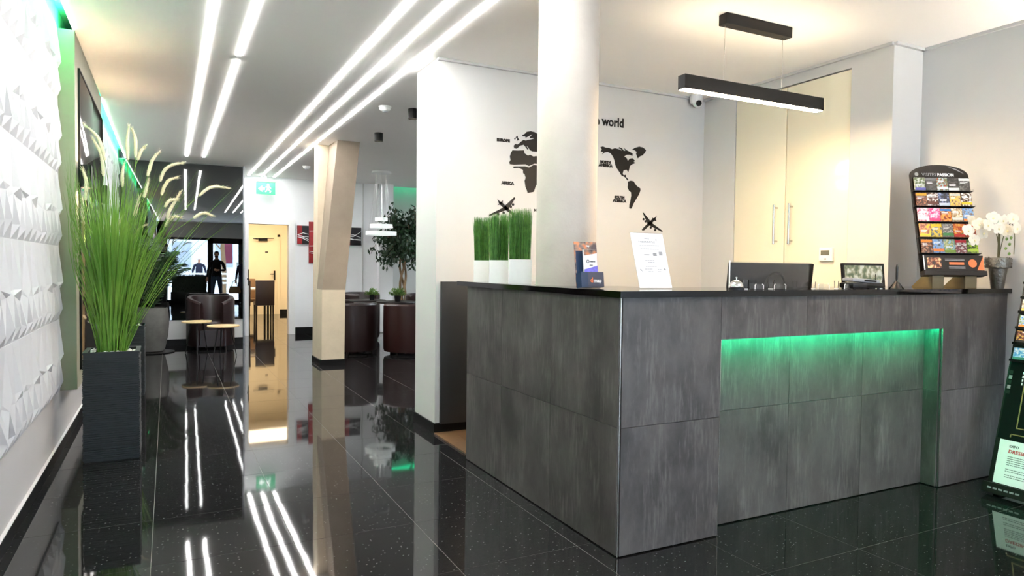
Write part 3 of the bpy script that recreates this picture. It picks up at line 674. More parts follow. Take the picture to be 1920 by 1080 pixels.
# ================================================================ PLANTS
def planter(name, label, x, y, w, h, group=None):
    t = thing(name, label, 'planter', (x, y, 0), group=group)
    mb = MB(); rnd = random.Random(int(x*100)+int(y*10)); n = 46; a, b = w/2, w/2-.022
    mb.box(-a+.003, a-.003, -a+.003, -b+.003, 0, h).box(-a+.003, a-.003, b-.003, a-.003, 0, h).box(-a+.003, -b+.003, -b, b, 0, h).box(b-.003, a-.003, -b, b, 0, h).box(-b, b, -b, b, 0, .02)
    mb.build('body', PLANTER, t, smooth=False)
    rb = MB()
    for k in range(n):
        z = .012+(h-.05)*k/n; d = rnd.uniform(0, .004); hh = (h-.05)/n*rnd.uniform(.5, .85)
        rb.box(-a-d, a+d, -a-d, a+d, z, z+hh) if False else None
        for (x0, x1, y0, y1) in ((-a-d, a+d, -a-d, -a+.004), (-a-d, a+d, a-.004, a+d), (-a-d, -a+.004, -a, a), (a-.004, a+d, -a, a)): rb.box(x0, x1, y0, y1, z, z+hh)
    rb.build('ribs', PLANTER, t, smooth=False, kind='stuff')
    MB().box(-a-.003, a+.003, -a-.003, -b, h-.012, h).box(-a-.003, a+.003, b, a+.003, h-.012, h).box(-a-.003, -b, -b, b, h-.012, h).box(b, a+.003, -b, b, h-.012, h).build('rim', PLANTER, t, smooth=False)
    MB().box(-b, b, -b, b, h-.08, h-.032).build('soil', SOIL, t)
    pb = MB()
    for k in range(90): pb.ball((rnd.uniform(-b+.01, b-.01), rnd.uniform(-b+.01, b-.01), h-.022+rnd.uniform(0, .014)), rnd.uniform(.008, .014), 1, (1, rnd.uniform(.7, 1), .7))
    pb.build('pebbles', PEBBLE, t, kind='stuff')
    return t
def tall_grass(t, h0, plumes, n, seed, spread=1.0, top=1.45):
    xmin = -.548-t.location.x
    """blades from the planter at local height h0; plumes as local point lists"""
    rnd = random.Random(seed); mb = MB()
    for k in range(n):
        a = rnd.uniform(0, 2*PI); r0 = rnd.uniform(0, .085)
        b = Vector((r0*math.cos(a), r0*math.sin(a), h0))
        L = rnd.uniform(.55, 1.0)*top; lean = (abs(rnd.gauss(0, .17))+.03)*spread; a2 = a+rnd.gauss(0, .5)
        dx, dy = math.cos(a2)*lean, math.sin(a2)*lean
        if dx < 0: dx *= .72
        droop = rnd.uniform(0, .14)*lean*2
        pts = []
        for i in range(7):
            u = i/6; pts.append(b+Vector((dx*L*(u*.75+u*u*.75), dy*L*(u*.75+u*u*.75), L*(u-droop*u**3))))
        for p in pts:
            if p.x < xmin: p.x = xmin+.25*(p.x-xmin) if False else xmin+rnd.uniform(0, .012)
        w = rnd.uniform(.004, .0085); side = Vector((-math.sin(a2+rnd.gauss(0, .8)), math.cos(a2), .0)).normalized()
        mb.strip(pts, [w*.8, w, w, w*.9, w*.7, w*.45, w*.08], side)
    mb.build('blades', LEAF, t, kind='stuff')
    for q in plumes:
        q = [Vector(p) for p in q]; root, tip = q[-1], q[0]
        b = Vector((rnd.uniform(-.05, .05), rnd.uniform(-.05, .05), h0))
        d = (q[-1]-q[-2]).normalized()
        ln = (root-b).length
        c1 = b+Vector((0, 0, ln*.5)); c2 = root+d*ln*.28
        st = [(1-u)**3*b+3*u*(1-u)**2*c1+3*u*u*(1-u)*c2+u**3*root for u in [i/10 for i in range(11)]]
        MB().tube(st+q[::-1][1:2], .0019, n=5).build('stem', LEAF, t)
        # smooth path along the plume
        fine = []
        for i in range(len(q)-1):
            p0 = q[max(i-1, 0)]; p1 = q[i]; p2 = q[i+1]; p3 = q[min(i+2, len(q)-1)]
            for s_ in range(6):
                u = s_/6; fine.append(.5*((2*p1)+(-p0+p2)*u+(2*p0-5*p1+4*p2-p3)*u*u+(-p0+3*p1-3*p2+p3)*u**3))
        fine.append(q[-1]); m_ = len(fine)
        pl = MB(); rr = [.0135*(math.sin(PI*(.08+.84*i/(m_-1)))**.5)*(.6+.4*i/(m_-1)) for i in range(m_)]
        pl.tube(fine, rr, n=7)
        for i in range(m_):
            tdir = (fine[max(i-1, 0)]-fine[min(i+1, m_-1)]).normalized()
            for k in range(9):
                v = Vector((rnd.gauss(0, 1), rnd.gauss(0, 1), rnd.gauss(0, 1))).normalized()
                e = fine[i]+(v*.9+tdir*.9)*.021
                pl.strip([fine[i]+v*rr[i]*.7, e], [.004, .0008], tdir.cross(v).normalized() if tdir.cross(v).length > .01 else Vector((1, 0, 0)))
        pl.build('plume', PLUME, t)
PL= [[(-0.477,5.287,2.211),(-0.412,5.287,2.151),(-0.382,5.287,2.067),(-0.37,5.287,1.997)],[(-0.44,5.372,2.138),(-0.395,5.372,2.043),(-0.383,5.372,1.901)],[(-0.229,5.324,2.236),(-0.239,5.324,2.138),(-0.236,5.324,2.013)],[(-0.212,5.389,2.231),(-0.193,5.389,2.164),(-0.194,5.389,2.043)],[(-0.142,5.395,2.115),(-0.162,5.395,2.087),(-0.181,5.395,2.027)],[(-0.052,5.238,2.067),(-0.091,5.238,2.006),(-0.117,5.238,1.904)],[(0.087,5.224,2.004),(0.028,5.224,1.985),(-0.017,5.224,1.945),(-0.043,5.224,1.872)],[(0.06,5.454,1.929),(0.012,5.454,1.907),(-0.018,5.454,1.86),(-0.035,5.454,1.799)],[(0.078,5.293,1.806),(0.048,5.293,1.745),(0.014,5.293,1.681),(-0.002,5.293,1.625)],[(0.061,5.286,1.76),(0.015,5.286,1.75),(-0.015,5.286,1.705)],[(0.394,5.499,1.883),(0.314,5.499,1.885),(0.26,5.499,1.863),(0.21,5.499,1.813)],[(0.284,5.352,1.663),(0.242,5.352,1.677),(0.208,5.352,1.671),(0.166,5.352,1.639)],[(0.083,5.454,1.646),(0.039,5.454,1.648),(0.008,5.454,1.62),(-0.013,5.454,1.577)],[(-0.5,5.353,1.932),(-0.483,5.353,1.874),(-0.48,5.353,1.803),(-0.487,5.353,1.729)],[(-0.117,5.399,1.885),(-0.13,5.399,1.829),(-0.144,5.399,1.773)],[(-0.258,5.262,1.968),(-0.268,5.262,1.896),(-0.265,5.262,1.825)],[(-0.17,5.398,1.771),(-0.189,5.398,1.697),(-0.203,5.398,1.641)],[(-0.512,5.463,1.74),(-0.512,5.463,1.668),(-0.498,5.463,1.578)]]
px, py = -.335, 5.385
p1 = planter('tall_planter', 'square ribbed charcoal planter of tall pampas-like grass nearest the textured wall', px, py, .325, .725, 'ribbed planters of tall grass')
tall_grass(p1, .68, [[(x-px, y-py, z) for x, y, z in q] for q in PL], 720, 5, 1.0, 1.36)
p2 = planter('tall_planter', 'second ribbed charcoal planter of tall grass, half hidden behind the first', -.372, 7.82, .33, .70, 'ribbed planters of tall grass')
tall_grass(p2, .66, [[(-.02, .1, 1.8), (-.06, .1, 1.72), (-.07, .1, 1.62)], [(.18, 0, 1.7), (.12, 0, 1.66), (.08, 0, 1.56)]], 300, 9, .7, 1.0)

# round stone pot with a palm
pp = thing('potted_palm', 'dark green palm in a big round grey stone pot before the mirror', 'plant', (-.215, 11.35, 0))
MB().lathe([(.14, 0), (.175, .03), (.222, .25), (.236, .43), (.228, .58), (.215, .66), (.198, .66), (.198, .57)], n=36, cap1=False).build('pot', STONEPOT, pp)
MB().lathe([(.195, .575), (.195, .60)], n=24).build('soil', SOIL, pp)
MB().lathe([(.30, 0), (.31, .012)], n=32).build('saucer', BLACK_P, pp)
rnd = random.Random(11)
for k in range(15):
    a = 2*PI*k/15+rnd.uniform(-.2, .2); L = rnd.uniform(.95, 1.5); out = rnd.uniform(.26, .5)
    if math.sin(a) > 0: out *= .8
    if math.cos(a) < 0: out *= .75
    spine = []
    for i in range(11):
        u = i/10; spine.append(Vector((math.cos(a)*out*u, math.sin(a)*out*u, .59+L*(1.35*u-.62*u*u)*(1 if k % 3 else .72))))
    for p in spine: p.x = max(p.x, -.28)
    fr = MB().tube(spine, [.008*(1-.8*i/10) for i in range(11)], n=5)
    for i in range(2, 11):
        d = (spine[i]-spine[i-1]).normalized(); sd = d.cross(Vector((0, 0, 1))).normalized()
        for s_ in (-1, 1):
            for h_ in (0, .5):
                b = spine[i-1].lerp(spine[i], h_); ll = .27*math.sin(PI*(i+h_)/12.5)**.7
                tip = b+(sd*s_*.72+d*.62)*ll+Vector((0, 0, -.35*ll))
                tip.x = max(tip.x, -.36); tip.y = min(tip.y, .72)
                fr.strip([b, b.lerp(tip, .5)+Vector((0, 0, .02)), tip], [.012, .026, .002], d)
    fr.build('frond', LEAF_D, pp)

# weeping fig in the lounge
ft = thing('fig_tree', 'dark weeping fig tree with a braided trunk in the green lit lounge corner', 'tree', (3.98, 12.48, 0))
MB().lathe([(.2, 0), (.24, .4), (.25, .44), (.22, .44), (.21, .38)], n=24, cap1=False).lathe([(.2, .36), (.2, .38)], n=20).build('pot', BLACK_P, ft)
for k in range(3):
    pts = [(.045*math.cos(2*PI*k/3+z*5.2)*(1+.3*z), .045*math.sin(2*PI*k/3+z*5.2)*(1+.3*z), .38+z) for z in [i*.075 for i in range(19)]]
    MB().tube(pts, [.03-.0008*i for i in range(19)], n=7).build('trunk', BARK, ft)
br = MB(); lf = MB()
for k in range(46):
    a = rnd.uniform(0, 2*PI); rad = rnd.uniform(.12, .58); z1 = rnd.uniform(1.5, 2.38)
    rad *= 1-.5*max(0, (z1-2.0)/.5)
    b = Vector((0, 0, rnd.uniform(1.25, 1.75))); e = Vector((math.cos(a)*rad, math.sin(a)*rad, z1)); mid = b.lerp(e, .5)+Vector((0, 0, .14))
    path = [(1-u)**2*b+2*u*(1-u)*mid+u*u*e for u in [i/6 for i in range(7)]]
    end = e+Vector((math.cos(a)*.07, math.sin(a)*.07, -rnd.uniform(.05, .25)))
    path.append(end)
    br.tube(path, [.009-.001*i for i in range(8)], n=4)
    for i in range(75):
        p = path[rnd.randint(2, 7)]+Vector((rnd.gauss(0, .06), rnd.gauss(0, .06), rnd.gauss(0, .06)))
        p.y = min(p.y, .62)
        v = Vector((rnd.gauss(0, .6), rnd.gauss(0, .6), -rnd.uniform(.3, 1))).normalized(); l_ = rnd.uniform(.075, .12)
        sd = v.cross(Vector((rnd.gauss(0, 1), rnd.gauss(0, 1), .2))).normalized()
        lf.strip([p, p+v*l_*.45, p+v*l_], [.004, .044, .002], sd)
br.build('branches', BARK, ft)
lf.build('leaves', LEAF_D, ft, kind='stuff')

# clipped grass pots on the counter wing
def grass_pot(x, y, w, h, gh, label, seed):
    t = thing('grass_pot', label, 'plant', (x, y, 1.217), (0, 0, -.42), group='clipped grass pots on the counter')
    MB().box(-w/2, w/2, -w/2, -w/2+.008, 0, h).box(-w/2, w/2, w/2-.008, w/2, 0, h).box(-w/2, -w/2+.008, -w/2+.008, w/2-.008, 0, h).box(w/2-.008, w/2, -w/2+.008, w/2-.008, 0, h).box(-w/2+.008, w/2-.008, -w/2+.008, w/2-.008, 0, .01).build('pot', WHITE_P, t, smooth=False)
    MB().box(-w/2+.008, w/2-.008, -w/2+.008, w/2-.008, h-.035, h-.012).build('soil', SOIL, t)
    r = random.Random(seed); mb = MB()
    for k in range(620):
        x0, y0 = r.uniform(-.46, .46)*w, r.uniform(-.46, .46)*w; L = gh*r.uniform(.86, 1.03)
        dx, dy = r.gauss(0, .008), r.gauss(0, .008)
        a = r.uniform(0, PI); wd_ = r.uniform(.0025, .0042)
        mb.strip([(x0, y0, h-.02), (x0*1.02+dx*.3, y0*1.02+dy*.3, h+L*.5), (x0*1.03+dx, y0*1.03+dy, h+L)], [wd_, wd_, wd_*.3], Vector((math.cos(a), math.sin(a), 0)))
    mb.build('grass', LEAF_B, t, kind='stuff')
grass_pot(1.925, 4.28, .108, .145, .29, 'clipped grass in a square white pot farthest from the round column', 1)
grass_pot(1.935, 4.03, .126, .145, .30, 'middle one of the three clipped grass pots on the counter wing', 2)
grass_pot(1.965, 3.79, .138, .15, .31, 'clipped grass in a square white pot touching the round column', 3)

# ================================================================ FURNITURE
def tub_chair(label, loc, rotz, R=.335, h=.80, lm=LEATHER, seat_h=.43, group=None, arm_drop=.10):
    """opening towards local -Y"""
    t = thing('tub_chair', label, 'armchair', loc, (0, 0, rotz), group)
    bm = MB(); rings = []; N = 28; a0, a1 = math.radians(-62), math.radians(242)
    for i in range(N+1):
        u = i/N; a = a0+(a1-a0)*u; back = math.sin(PI*u)**.8
        top = h-arm_drop*(1-min(1, back*1.25)); th_ = .085
        sec = [(R-.012, .05), (R, .09), (R+.004, top*.6), (R, top-.03), (R-.018, top-.004), (R-.045, top), (R-th_+.012, top-.008), (R-th_, top-.04), (R-th_+.005, .30), (R-th_, .05)]
        rings.append([bm.bm.verts.new((r*math.cos(a), r*math.sin(a)*.97, z)) for r, z in sec])
    K = len(rings[0])
    for i in range(N):
        for k in range(K): bm.bm.faces.new((rings[i][k], rings[i][(k+1) % K], rings[i+1][(k+1) % K], rings[i+1][k]))
    bm.bm.faces.new(rings[0]); bm.bm.faces.new(rings[-1][::-1])
    bm.build('shell', lm, t)
    Rs = R-.088
    MB().lathe([(Rs-.03, .26), (Rs, .29), (Rs, seat_h-.03), (Rs-.025, seat_h-.004), (0, seat_h+.008)], n=32, cap1=False).build('seat_cushion', lm, t)
    MB().prism([(-.2, -.285), (.2, -.285), (.2, .1), (-.2, .1)], lambda p: (p[0], p[1], .05), lambda p: (p[0], p[1], .30)).build('seat_base', lm, t)
    for sx_, sy_ in ((-.2, -.24), (.2, -.24), (-.2, .2), (.2, .2)): MB().lathe([(.014, 0), (.02, .06)], c=(sx_, sy_, 0), n=10).build('leg', BLACK_W, t)
    return t
tub_chair('dark brown leather tub chair standing before the smoked mirror', (.60, 11.62, 0), 0, .345, .82)
def low_table(label, x, y, z, r, a):
    t = thing('low_table', label, 'table', (x, y, 0), (0, 0, a), 'low round side tables')
    MB().lathe([(r-.004, z-.02), (r, z-.016), (r, z-.003), (r-.003, z), (0, z)], n=40, cap1=False).build('tabletop', PINE, t)
    for k in range(3):
        b = 2*PI*k/3
        lg = MB()
        for d in (-.09, .09): lg.tube([(r*.45*math.cos(b+d), r*.45*math.sin(b+d), z-.02), (r*.84*math.cos(b), r*.84*math.sin(b), .006)], .0055, n=8)
        lg.build('leg', BLACK_M, t)
low_table('taller round wood-topped side table before the tub chair', .38, 10.98, .475, .205, .5)
low_table('lower round wood-topped side table nearer the doorway', .71, 10.55, .44, .215, -.35)

# lounge group seen from behind
tub_chair('dark leather tub chair seen from behind beside the forked column', (2.50, 10.25, 0), PI+.25, .36, .76, BLACK_W if False else LEATHER, group='lounge tub chairs', arm_drop=.02)
tub_chair('chestnut leather tub chair seen from behind next to the map wall end', (3.22, 9.85, 0), PI-.1, .36, .76, LEATHER2, group='lounge tub chairs', arm_drop=.02)
tub_chair('far dark tub chair behind the potted plants', (3.05, 12.0, 0), .2, .34, .84, LEATHER, group='lounge tub chairs', arm_drop=.02)
tub_chair('dark tub chair under the fig tree, mostly hidden by the wall end', (4.0, 11.3, 0), -.6, .34, .84, LEATHER, group='lounge tub chairs', arm_drop=.02)
def lounge_table(label, x, y):
    t = thing('lounge_table', label, 'table', (x, y, 0), group='dark lounge tables')
    MB().lathe([(.335, .715), (.345, .72), (.345, .738), (.34, .742), (0, .742)], n=40, cap1=False).build('tabletop', BLACK_W, t)
    MB().lathe([(.03, .03), (.03, .715)], n=16).build('pole', BLACK_M, t)
    MB().lathe([(.22, 0), (.21, .015), (.03, .03)], n=28).build('base', BLACK_M, t)
lounge_table('round dark lounge table holding the nearer small potted plant', 3.32, 10.68)
lounge_table('round dark lounge table holding the farther small potted plant', 2.95, 11.30)
def small_plant(label, x, y, s, seed):
    t = thing('small_plant', label, 'plant', (x, y, .742), group='small plants on the lounge tables')
    MB().lathe([(.042*s, 0), (.055*s, .10*s), (.048*s, .10*s), (.045*s, .085*s)], n=20, cap1=False).build('pot', BLACK_P, t)
    MB().lathe([(.045*s, .075*s), (.045*s, .085*s)], n=16).build('soil', SOIL, t)
    r = random.Random(seed); mb = MB()
    for k in range(240):
        v = Vector((r.gauss(0, 1), r.gauss(0, 1), abs(r.gauss(0, .8))+.1)).normalized(); p = Vector((0, 0, .09*s))+v*r.uniform(.03, .13)*s
        q = (v+Vector((r.gauss(0, .4), r.gauss(0, .4), .3))).normalized(); sd = q.cross(Vector((r.gauss(0, 1), r.gauss(0, 1), r.gauss(0, 1)))).normalized()
        mb.strip([p, p+q*.022*s, p+q*.045*s], [.006*s, .022*s, .002], sd)
    mb.build('leaves', LEAF_L, t, kind='stuff')
small_plant('bushy light green plant in a small dark pot, nearer of two', 3.30, 10.62, 1.0, 4)
small_plant('small green plant in a dark pot on the farther lounge table', 3.04, 11.20, .85, 8)

# ring pendant
rg = thing('ring_pendant', 'white pendant lamp of three stacked rings hanging in the lounge', 'lamp', (3.29, 11.55, 1.84))
RINGM = mat('ring_glow', lin(236, 240, 236), .4, emit=((.92, 1, .96, 1), .12))
for r, z, hh in ((.262, 0, .062), (.193, .125, .062), (.108, .245, .058)):
    MB().lathe([(r-.035, z), (r, z), (r, z+hh), (r-.035, z+hh), (r-.035, z)], n=48, cap0=False, cap1=False).build('ring', RINGM, rg)
MB().lathe([(.16, 1.055), (.165, 1.06), (.165, 1.09)], n=32).build('canopy', WHITE_P, rg)
for k in range(3):
    a = 2*PI*k/3+.3
    for r, z in ((.245, .06), (.176, .185), (.09, .30)): MB().tube([(r*math.cos(a), r*math.sin(a), z), (.09*math.cos(a), .09*math.sin(a), 1.06)], .0009, n=5).build('cord', STEEL, rg)

# green light washing the lounge corner
t = thing('cove_light', 'green light strip hidden above the lounge ceiling edge', 'light', (4.6, 13.95, CZ+.05))
MB().box(-.55, 1.4, -.01, .01, 0, .02).build('led_strip', LED_L, t)

# canvas paintings
pt = thing('canvas_painting', 'red and black abstract painting in three panels on the far wall', 'painting', (2.8, 13.39, 1.85))
for x0, x1, z0, z1, m_ in ((-.61, -.40, -.14, .205, P_BLACK), (-.395, .29, -.50, .285, P_RED), (.295, .605, -.14, .205, P_BLACK)):
    c = MB().box(x0, x1, -.03, .008, z0, z1, bev=.002).build('canvas', m_, pt)
    sw = MB(); r = random.Random(int(abs(x0)*100))
    for k in range(4):
        zc = r.uniform(z0+.05, z1-.05); zb = zc+r.uniform(-.12, .12)
        zb = min(max(zb, z0+.015), z1-.015); zm = min(max((zc+zb)/2+r.uniform(-.05, .05), z0+.02), z1-.02)
        sw.tube([(x0+.004, -.031, zc), ((x0+x1)/2, -.031, zm), (x1-.004, -.031, zb)], [.006, .009, .005], n=4)
    sw.build('brush_stroke', WINK, c)
    if m_ is P_BLACK: MB().box(x0, x0+.09, -.0315, -.029, z0, z1).build('colour_field', P_RED, c)

# notice on the forked column
ns = thing('notice', 'white notice with red prohibition rings on the forked column', 'notice', (2.03, 9.088, 1.865), (0, -.015, 0))
MB().box(-.115, .115, -.003, .003, -.072, .072, bev=.001).build('plate', PAPER, ns)
for x in (-.072, -.02, .072):
    mb = MB()
    for k in range(20):
        a, b = 2*PI*k/20, 2*PI*(k+1)/20
        mb.prism([(x+.021*math.cos(a), .03+.021*math.sin(a)), (x+.021*math.cos(b), .03+.021*math.sin(b)), (x+.015*math.cos(b), .03+.015*math.sin(b)), (x+.015*math.cos(a), .03+.015*math.sin(a))], lambda p: (p[0], -.003, p[1]), lambda p: (p[0], -.0045, p[1]))
    mb.prism([(x-.013, .041), (x-.010, .044), (x+.013, .019), (x+.010, .016)], lambda p: (p[0], -.003, p[1]), lambda p: (p[0], -.0045, p[1]))
    mb.build('prohibition_ring', RED, ns, smooth=False)
mb = MB()
for k in range(5): mb.box(-.035+.012*k, -.027+.012*k, -.0045, -.003, -.05, -.03)
mb.box(-.07, .07, -.0045, -.003, -.012, -.009).box(-.07, .05, -.0045, -.003, -.02, -.017)
mb.build('print_lines', DINK, ns, smooth=False)

# breakfast room furniture
def dining_chair(label, x, y, a, m_, group='breakfast room chairs'):
    t = thing('dining_chair', label, 'chair', (x, y, 0), (0, 0, a), group)
    MB().box(-.2, .2, -.21, .22, .40, .48, bev=.02).build('seat', m_, t)
    MB().box(-.2, .2, -.235, -.175, .40, .96, rot=(.06, 0, 0), bev=.015).build('backrest', m_, t)
    for sx_ in (-.175, .175):
        for sy_ in (-.18, .19): MB().tube([(sx_, sy_, 0), (sx_, sy_, .41)], [.014, .02], n=8).build('leg', BLACK_W, t)
dining_chair('dark brown dining chair seen from behind through the doorway', 1.93, 16.2, 0, LEATHER)
dining_chair('tan-backed dining chair across the white breakfast table', 1.72, 17.55, PI, TAN)
dining_chair('dark dining chair at the left edge of the doorway view', 1.42, 16.1, 0, LEATHER)
dining_chair('tan-backed dining chair farther along the breakfast table', 1.2, 17.6, PI, TAN)
bt = thing('breakfast_table', 'long table with a white top in the breakfast room', 'table', (1.45, 16.9, 0))
MB().box(-.8, .72, -.38, .38, .73, .765, bev=.006).build('tabletop', WHITE_P, bt)
for sx_ in (-.7, .62):
    for sy_ in (-.3, .3): MB().tube([(sx_, sy_, 0), (sx_, sy_, .73)], .025, n=10).build('leg', BLACK_M, bt)

# ================================================================ THINGS ON THE COUNTER
TOP = 1.217
# leaning notice in an acrylic holder
nh = thing('notice_holder', 'white printed notice in a leaning clear acrylic holder on the counter', 'notice', (2.235, 2.79, TOP), (-.305, 0, 0))
MB().box(-.106, .106, .0012, .0035, .004, .304).build('acrylic_sheet', ACRYL, nh)
MB().box(-.104, .104, -.001, .001, .004, .300).build('paper', PAPER, nh)
MB().box(-.11, .11, -.012, .08, -.002, .003, rot=(.305, 0, 0)).build('foot', ACRYL, nh)
pl = MB(); r = random.Random(2)
for z, x0, x1 in ((.268, -.02, .012), (.254, -.062, .06), (.248, -.05, .045), (.231, -.058, .066), (.212, -.055, .062), (.158, -.042, .012), (.149, -.04, .02), (.14, -.02, .02), (.118, -.043, .03), (.103, -.05, .0), (.102, .03, .058), (.09, -.03, .0), (.09, .03, .05)):
    x = x0
    while x < x1:
        w = min(r.uniform(.006, .016), x1-x); pl.box(x, x+w, -.0018, -.001, z, z+.0028); x += w+.003
pl.build('print_lines', INK, nh, smooth=False)
MB().box(.018, .042, -.0018, -.001, .176, .194).box(.058, .08, -.0018, -.001, .18, .20).box(-.04, -.006, -.0018, -.001, .18, .184).prism([(-.082, .1), (-.066, .09), (-.078, .108)], lambda p: (p[0], -.0018, p[1]), lambda p: (p[0], -.001, p[1])).prism([(.072, .1), (.088, .098), (.075, .112)], lambda p: (p[0], -.0018, p[1]), lambda p: (p[0], -.001, p[1])).prism([(.05, .262), (.06, .262), (.055, .272)], lambda p: (p[0], -.0018, p[1]), lambda p: (p[0], -.001, p[1])).build('stamp_print', INK, nh, smooth=False)

# map booklet dispenser
P_DISP = printed('dispenser_print', lin(70, 62, 66), lin(128, 108, 100), lin(206, 128, 84), 22)
P_NAVY = mat('navy_card', lin(26, 52, 84), .35, noise=(30, .1)); P_SLATE = mat('slate_card', lin(58, 62, 80), .35, noise=(30, .08))
P_VIO = mat('violet_print', lin(118, 112, 214), .4, noise=(90, .25)); P_ORA = mat('orange_ink', lin(232, 120, 66), .5, noise=(60, .05))
ds = thing('leaflet_dispenser', 'dark blue card dispenser of city maps in front of the round column', 'dispenser', (1.895, 2.905, TOP), (-.12, 0, .10))
MB().box(-.072, .072, .0, .004, .004, .236, bev=.0008).build('back_card', P_DISP, ds)
MB().box(-.072, -.068, -.038, 0, .004, .075).box(.068, .072, -.038, 0, .004, .075).box(-.072, .072, -.038, .0, .001, .005).build('side_card', P_NAVY, ds)
MB().box(-.030, .072, -.042, -.038, .003, .078).build('pocket_front', P_SLATE, ds)
MB().box(-.072, -.030, -.042, -.038, .003, .078).build('pocket_front', P_NAVY, ds)
MB().box(-.066, .05, -.0008, .001, .076, .19).build('blue_panel', P_NAVY, ds)
text('d', P_ORA, ds, (-.016, -.0428, .026), size=.036, bold=.0007); text('map', WINK, ds, (.0045, -.0428, .026), size=.030, bold=.0006)
text('city', P_ORA, ds, (-.02, -.0008, .212), width=.018, size=.02); text('map', WINK, ds, (.002, -.0008, .212), width=.022, size=.02, bold=.0006)
bk = thing('map_booklet', 'white and violet city map booklet inside the dark blue dispenser', 'booklet', (1.898, 2.885, TOP+.052), (-.10, 0, .10))
MB().box(-.042, .042, -.005, .005, 0, .142, bev=.0008).build('cover', PAPER, bk)
MB().prism([(-.0415, .001), (.0415, .001), (.0415, .062), (-.0415, .043)], lambda p: (p[0], -.0062, p[1]), lambda p: (p[0], -.005, p[1])).build('violet_field', P_VIO, bk, smooth=False)
MB().prism([(-.0415, .1415), (.0415, .1415), (.0415, .125), (.0, .118), (-.0415, .112)], lambda p: (p[0], -.0062, p[1]), lambda p: (p[0], -.005, p[1])).build('photo_band', P_DISP, bk, smooth=False)
mb = MB()
for k in range(14):
    a, b = 2*PI*k/14, 2*PI*(k+1)/14
    mb.prism([(-.018+.009*math.cos(a), .083+.009*math.sin(a)), (-.018+.009*math.cos(b), .083+.009*math.sin(b)), (-.018+.006*math.cos(b), .083+.006*math.sin(b)), (-.018+.006*math.cos(a), .083+.006*math.sin(a))], lambda p: (p[0], -.005, p[1]), lambda p: (p[0], -.0062, p[1]))
for k in range(6): mb.box(-.006+.006*k, -.002+.006*k, -.0062, -.005, .079, .086)
mb.box(-.008, .012, -.0062, -.005, .062, .066).build('emblem', DINK, bk, smooth=False)

# call bell
bl_ = thing('call_bell', 'chrome call bell on the counter beside the clear acrylic screen', 'bell', (2.615, 2.62, TOP))
MB().lathe([(.040, 0), (.040, .008), (.034, .010)], n=32).build('base', BLACK_P, bl_)
MB().lathe([(.037, .014), (.036, .022), (.030, .036), (.018, .046), (.006, .050), (0, .0505)], n=32, cap1=False).build('dome', CHROME, bl_)
MB().lathe([(.003, .048), (.003, .058), (.0055, .06), (.005, .064), (0, .066)], n=14, cap1=False).build('button', CHROME, bl_)
# acrylic screen
ac = thing('acrylic_screen', 'low upright clear acrylic screen in front of the monitor', 'screen', (2.96, 2.72, TOP))
MB().box(-.295, .31, -.003, .003, 0, .150).build('sheet', ACRYL, ac)
MB().box(-.298, -.294, -.0035, .0035, 0, .152).build('edge', WHITE_P, ac)
# small clear holders and tumblers
def holder(x, label, w=.07):
    t = thing('card_holder', label, 'holder', (x, 2.60, TOP), group='clear card holders on the counter')
    MB().box(-w/2, w/2, -.022, .022, 0, .003).box(-w/2, w/2, -.022, -.019, .003, .028).box(-w/2, w/2, .014, .017, .003, .034).build('tray', ACRYL, t)
    for s_ in (-1, 1): MB().tube([(s_*w/2, -.02, .002), (s_*w/2, -.02, .024), (s_*(w/2-.008), -.019, .029)], .0022, n=6).build('rim', WHITE_P, t)
holder(2.735, 'clear card holder right of the call bell', .06)
holder(2.885, 'clear card holder in front of the monitor', .085)
holder(3.22, 'clear card holder right of the monitor', .09)
holder(3.43, 'clear card holder beside the payment terminal', .08)
def tumbler(x, y, label, r=.016, h=.05):
    t = thing('glass_tumbler', label, 'glass', (x, y, TOP), group='glass tumblers on the counter')
    MB().lathe([(r*.8, 0), (r, h), (r-.0025, h), (r*.8-.002, .006), (0, .006)], n=20, cap1=False).build('glass', GLASS, t)
    MB().lathe([(r*.82, 0), (r*.84, .004)], n=16).build('base', WHITE_P, t)
tumbler(2.72, 2.66, 'small glass tumbler between call bell and monitor')
tumbler(2.905, 2.66, 'small glass tumbler in front of the monitor centre')
tumbler(3.235, 2.66, 'tiny glass tumbler right of the monitor edge', .013, .04)
tumbler(3.425, 2.66, 'small glass tumbler left of the payment terminal', .013, .045)
tumbler(3.715, 2.60, 'tall cut-glass tumbler between payment terminal and pen stand', .022, .085)
# payment terminal
pt_ = thing('payment_terminal', 'black payment terminal with a pale handset top lying on the counter', 'terminal', (3.56, 2.60, TOP), (0, 0, -.12))
MB().box(-.115, .115, -.05, .05, .006, .036, bev=.010).build('base', BLACK_P, pt_)
MB().box(-.105, .10, -.038, .04, .038, .058, rot=(0, .06, 0), bev=.008).build('top_shell', GREY_P, pt_)
MB().box(-.02, .07, -.0395, -.036, .042, .052, rot=(0, .06, 0)).build('screen', BLACK_P, pt_)
for sx_, sy_ in ((-.09, -.035), (.09, -.035), (-.09, .035), (.09, .035)): MB().lathe([(.008, 0), (.008, .01)], c=(sx_, sy_, 0), n=10).build('foot', BLACK_P, pt_)
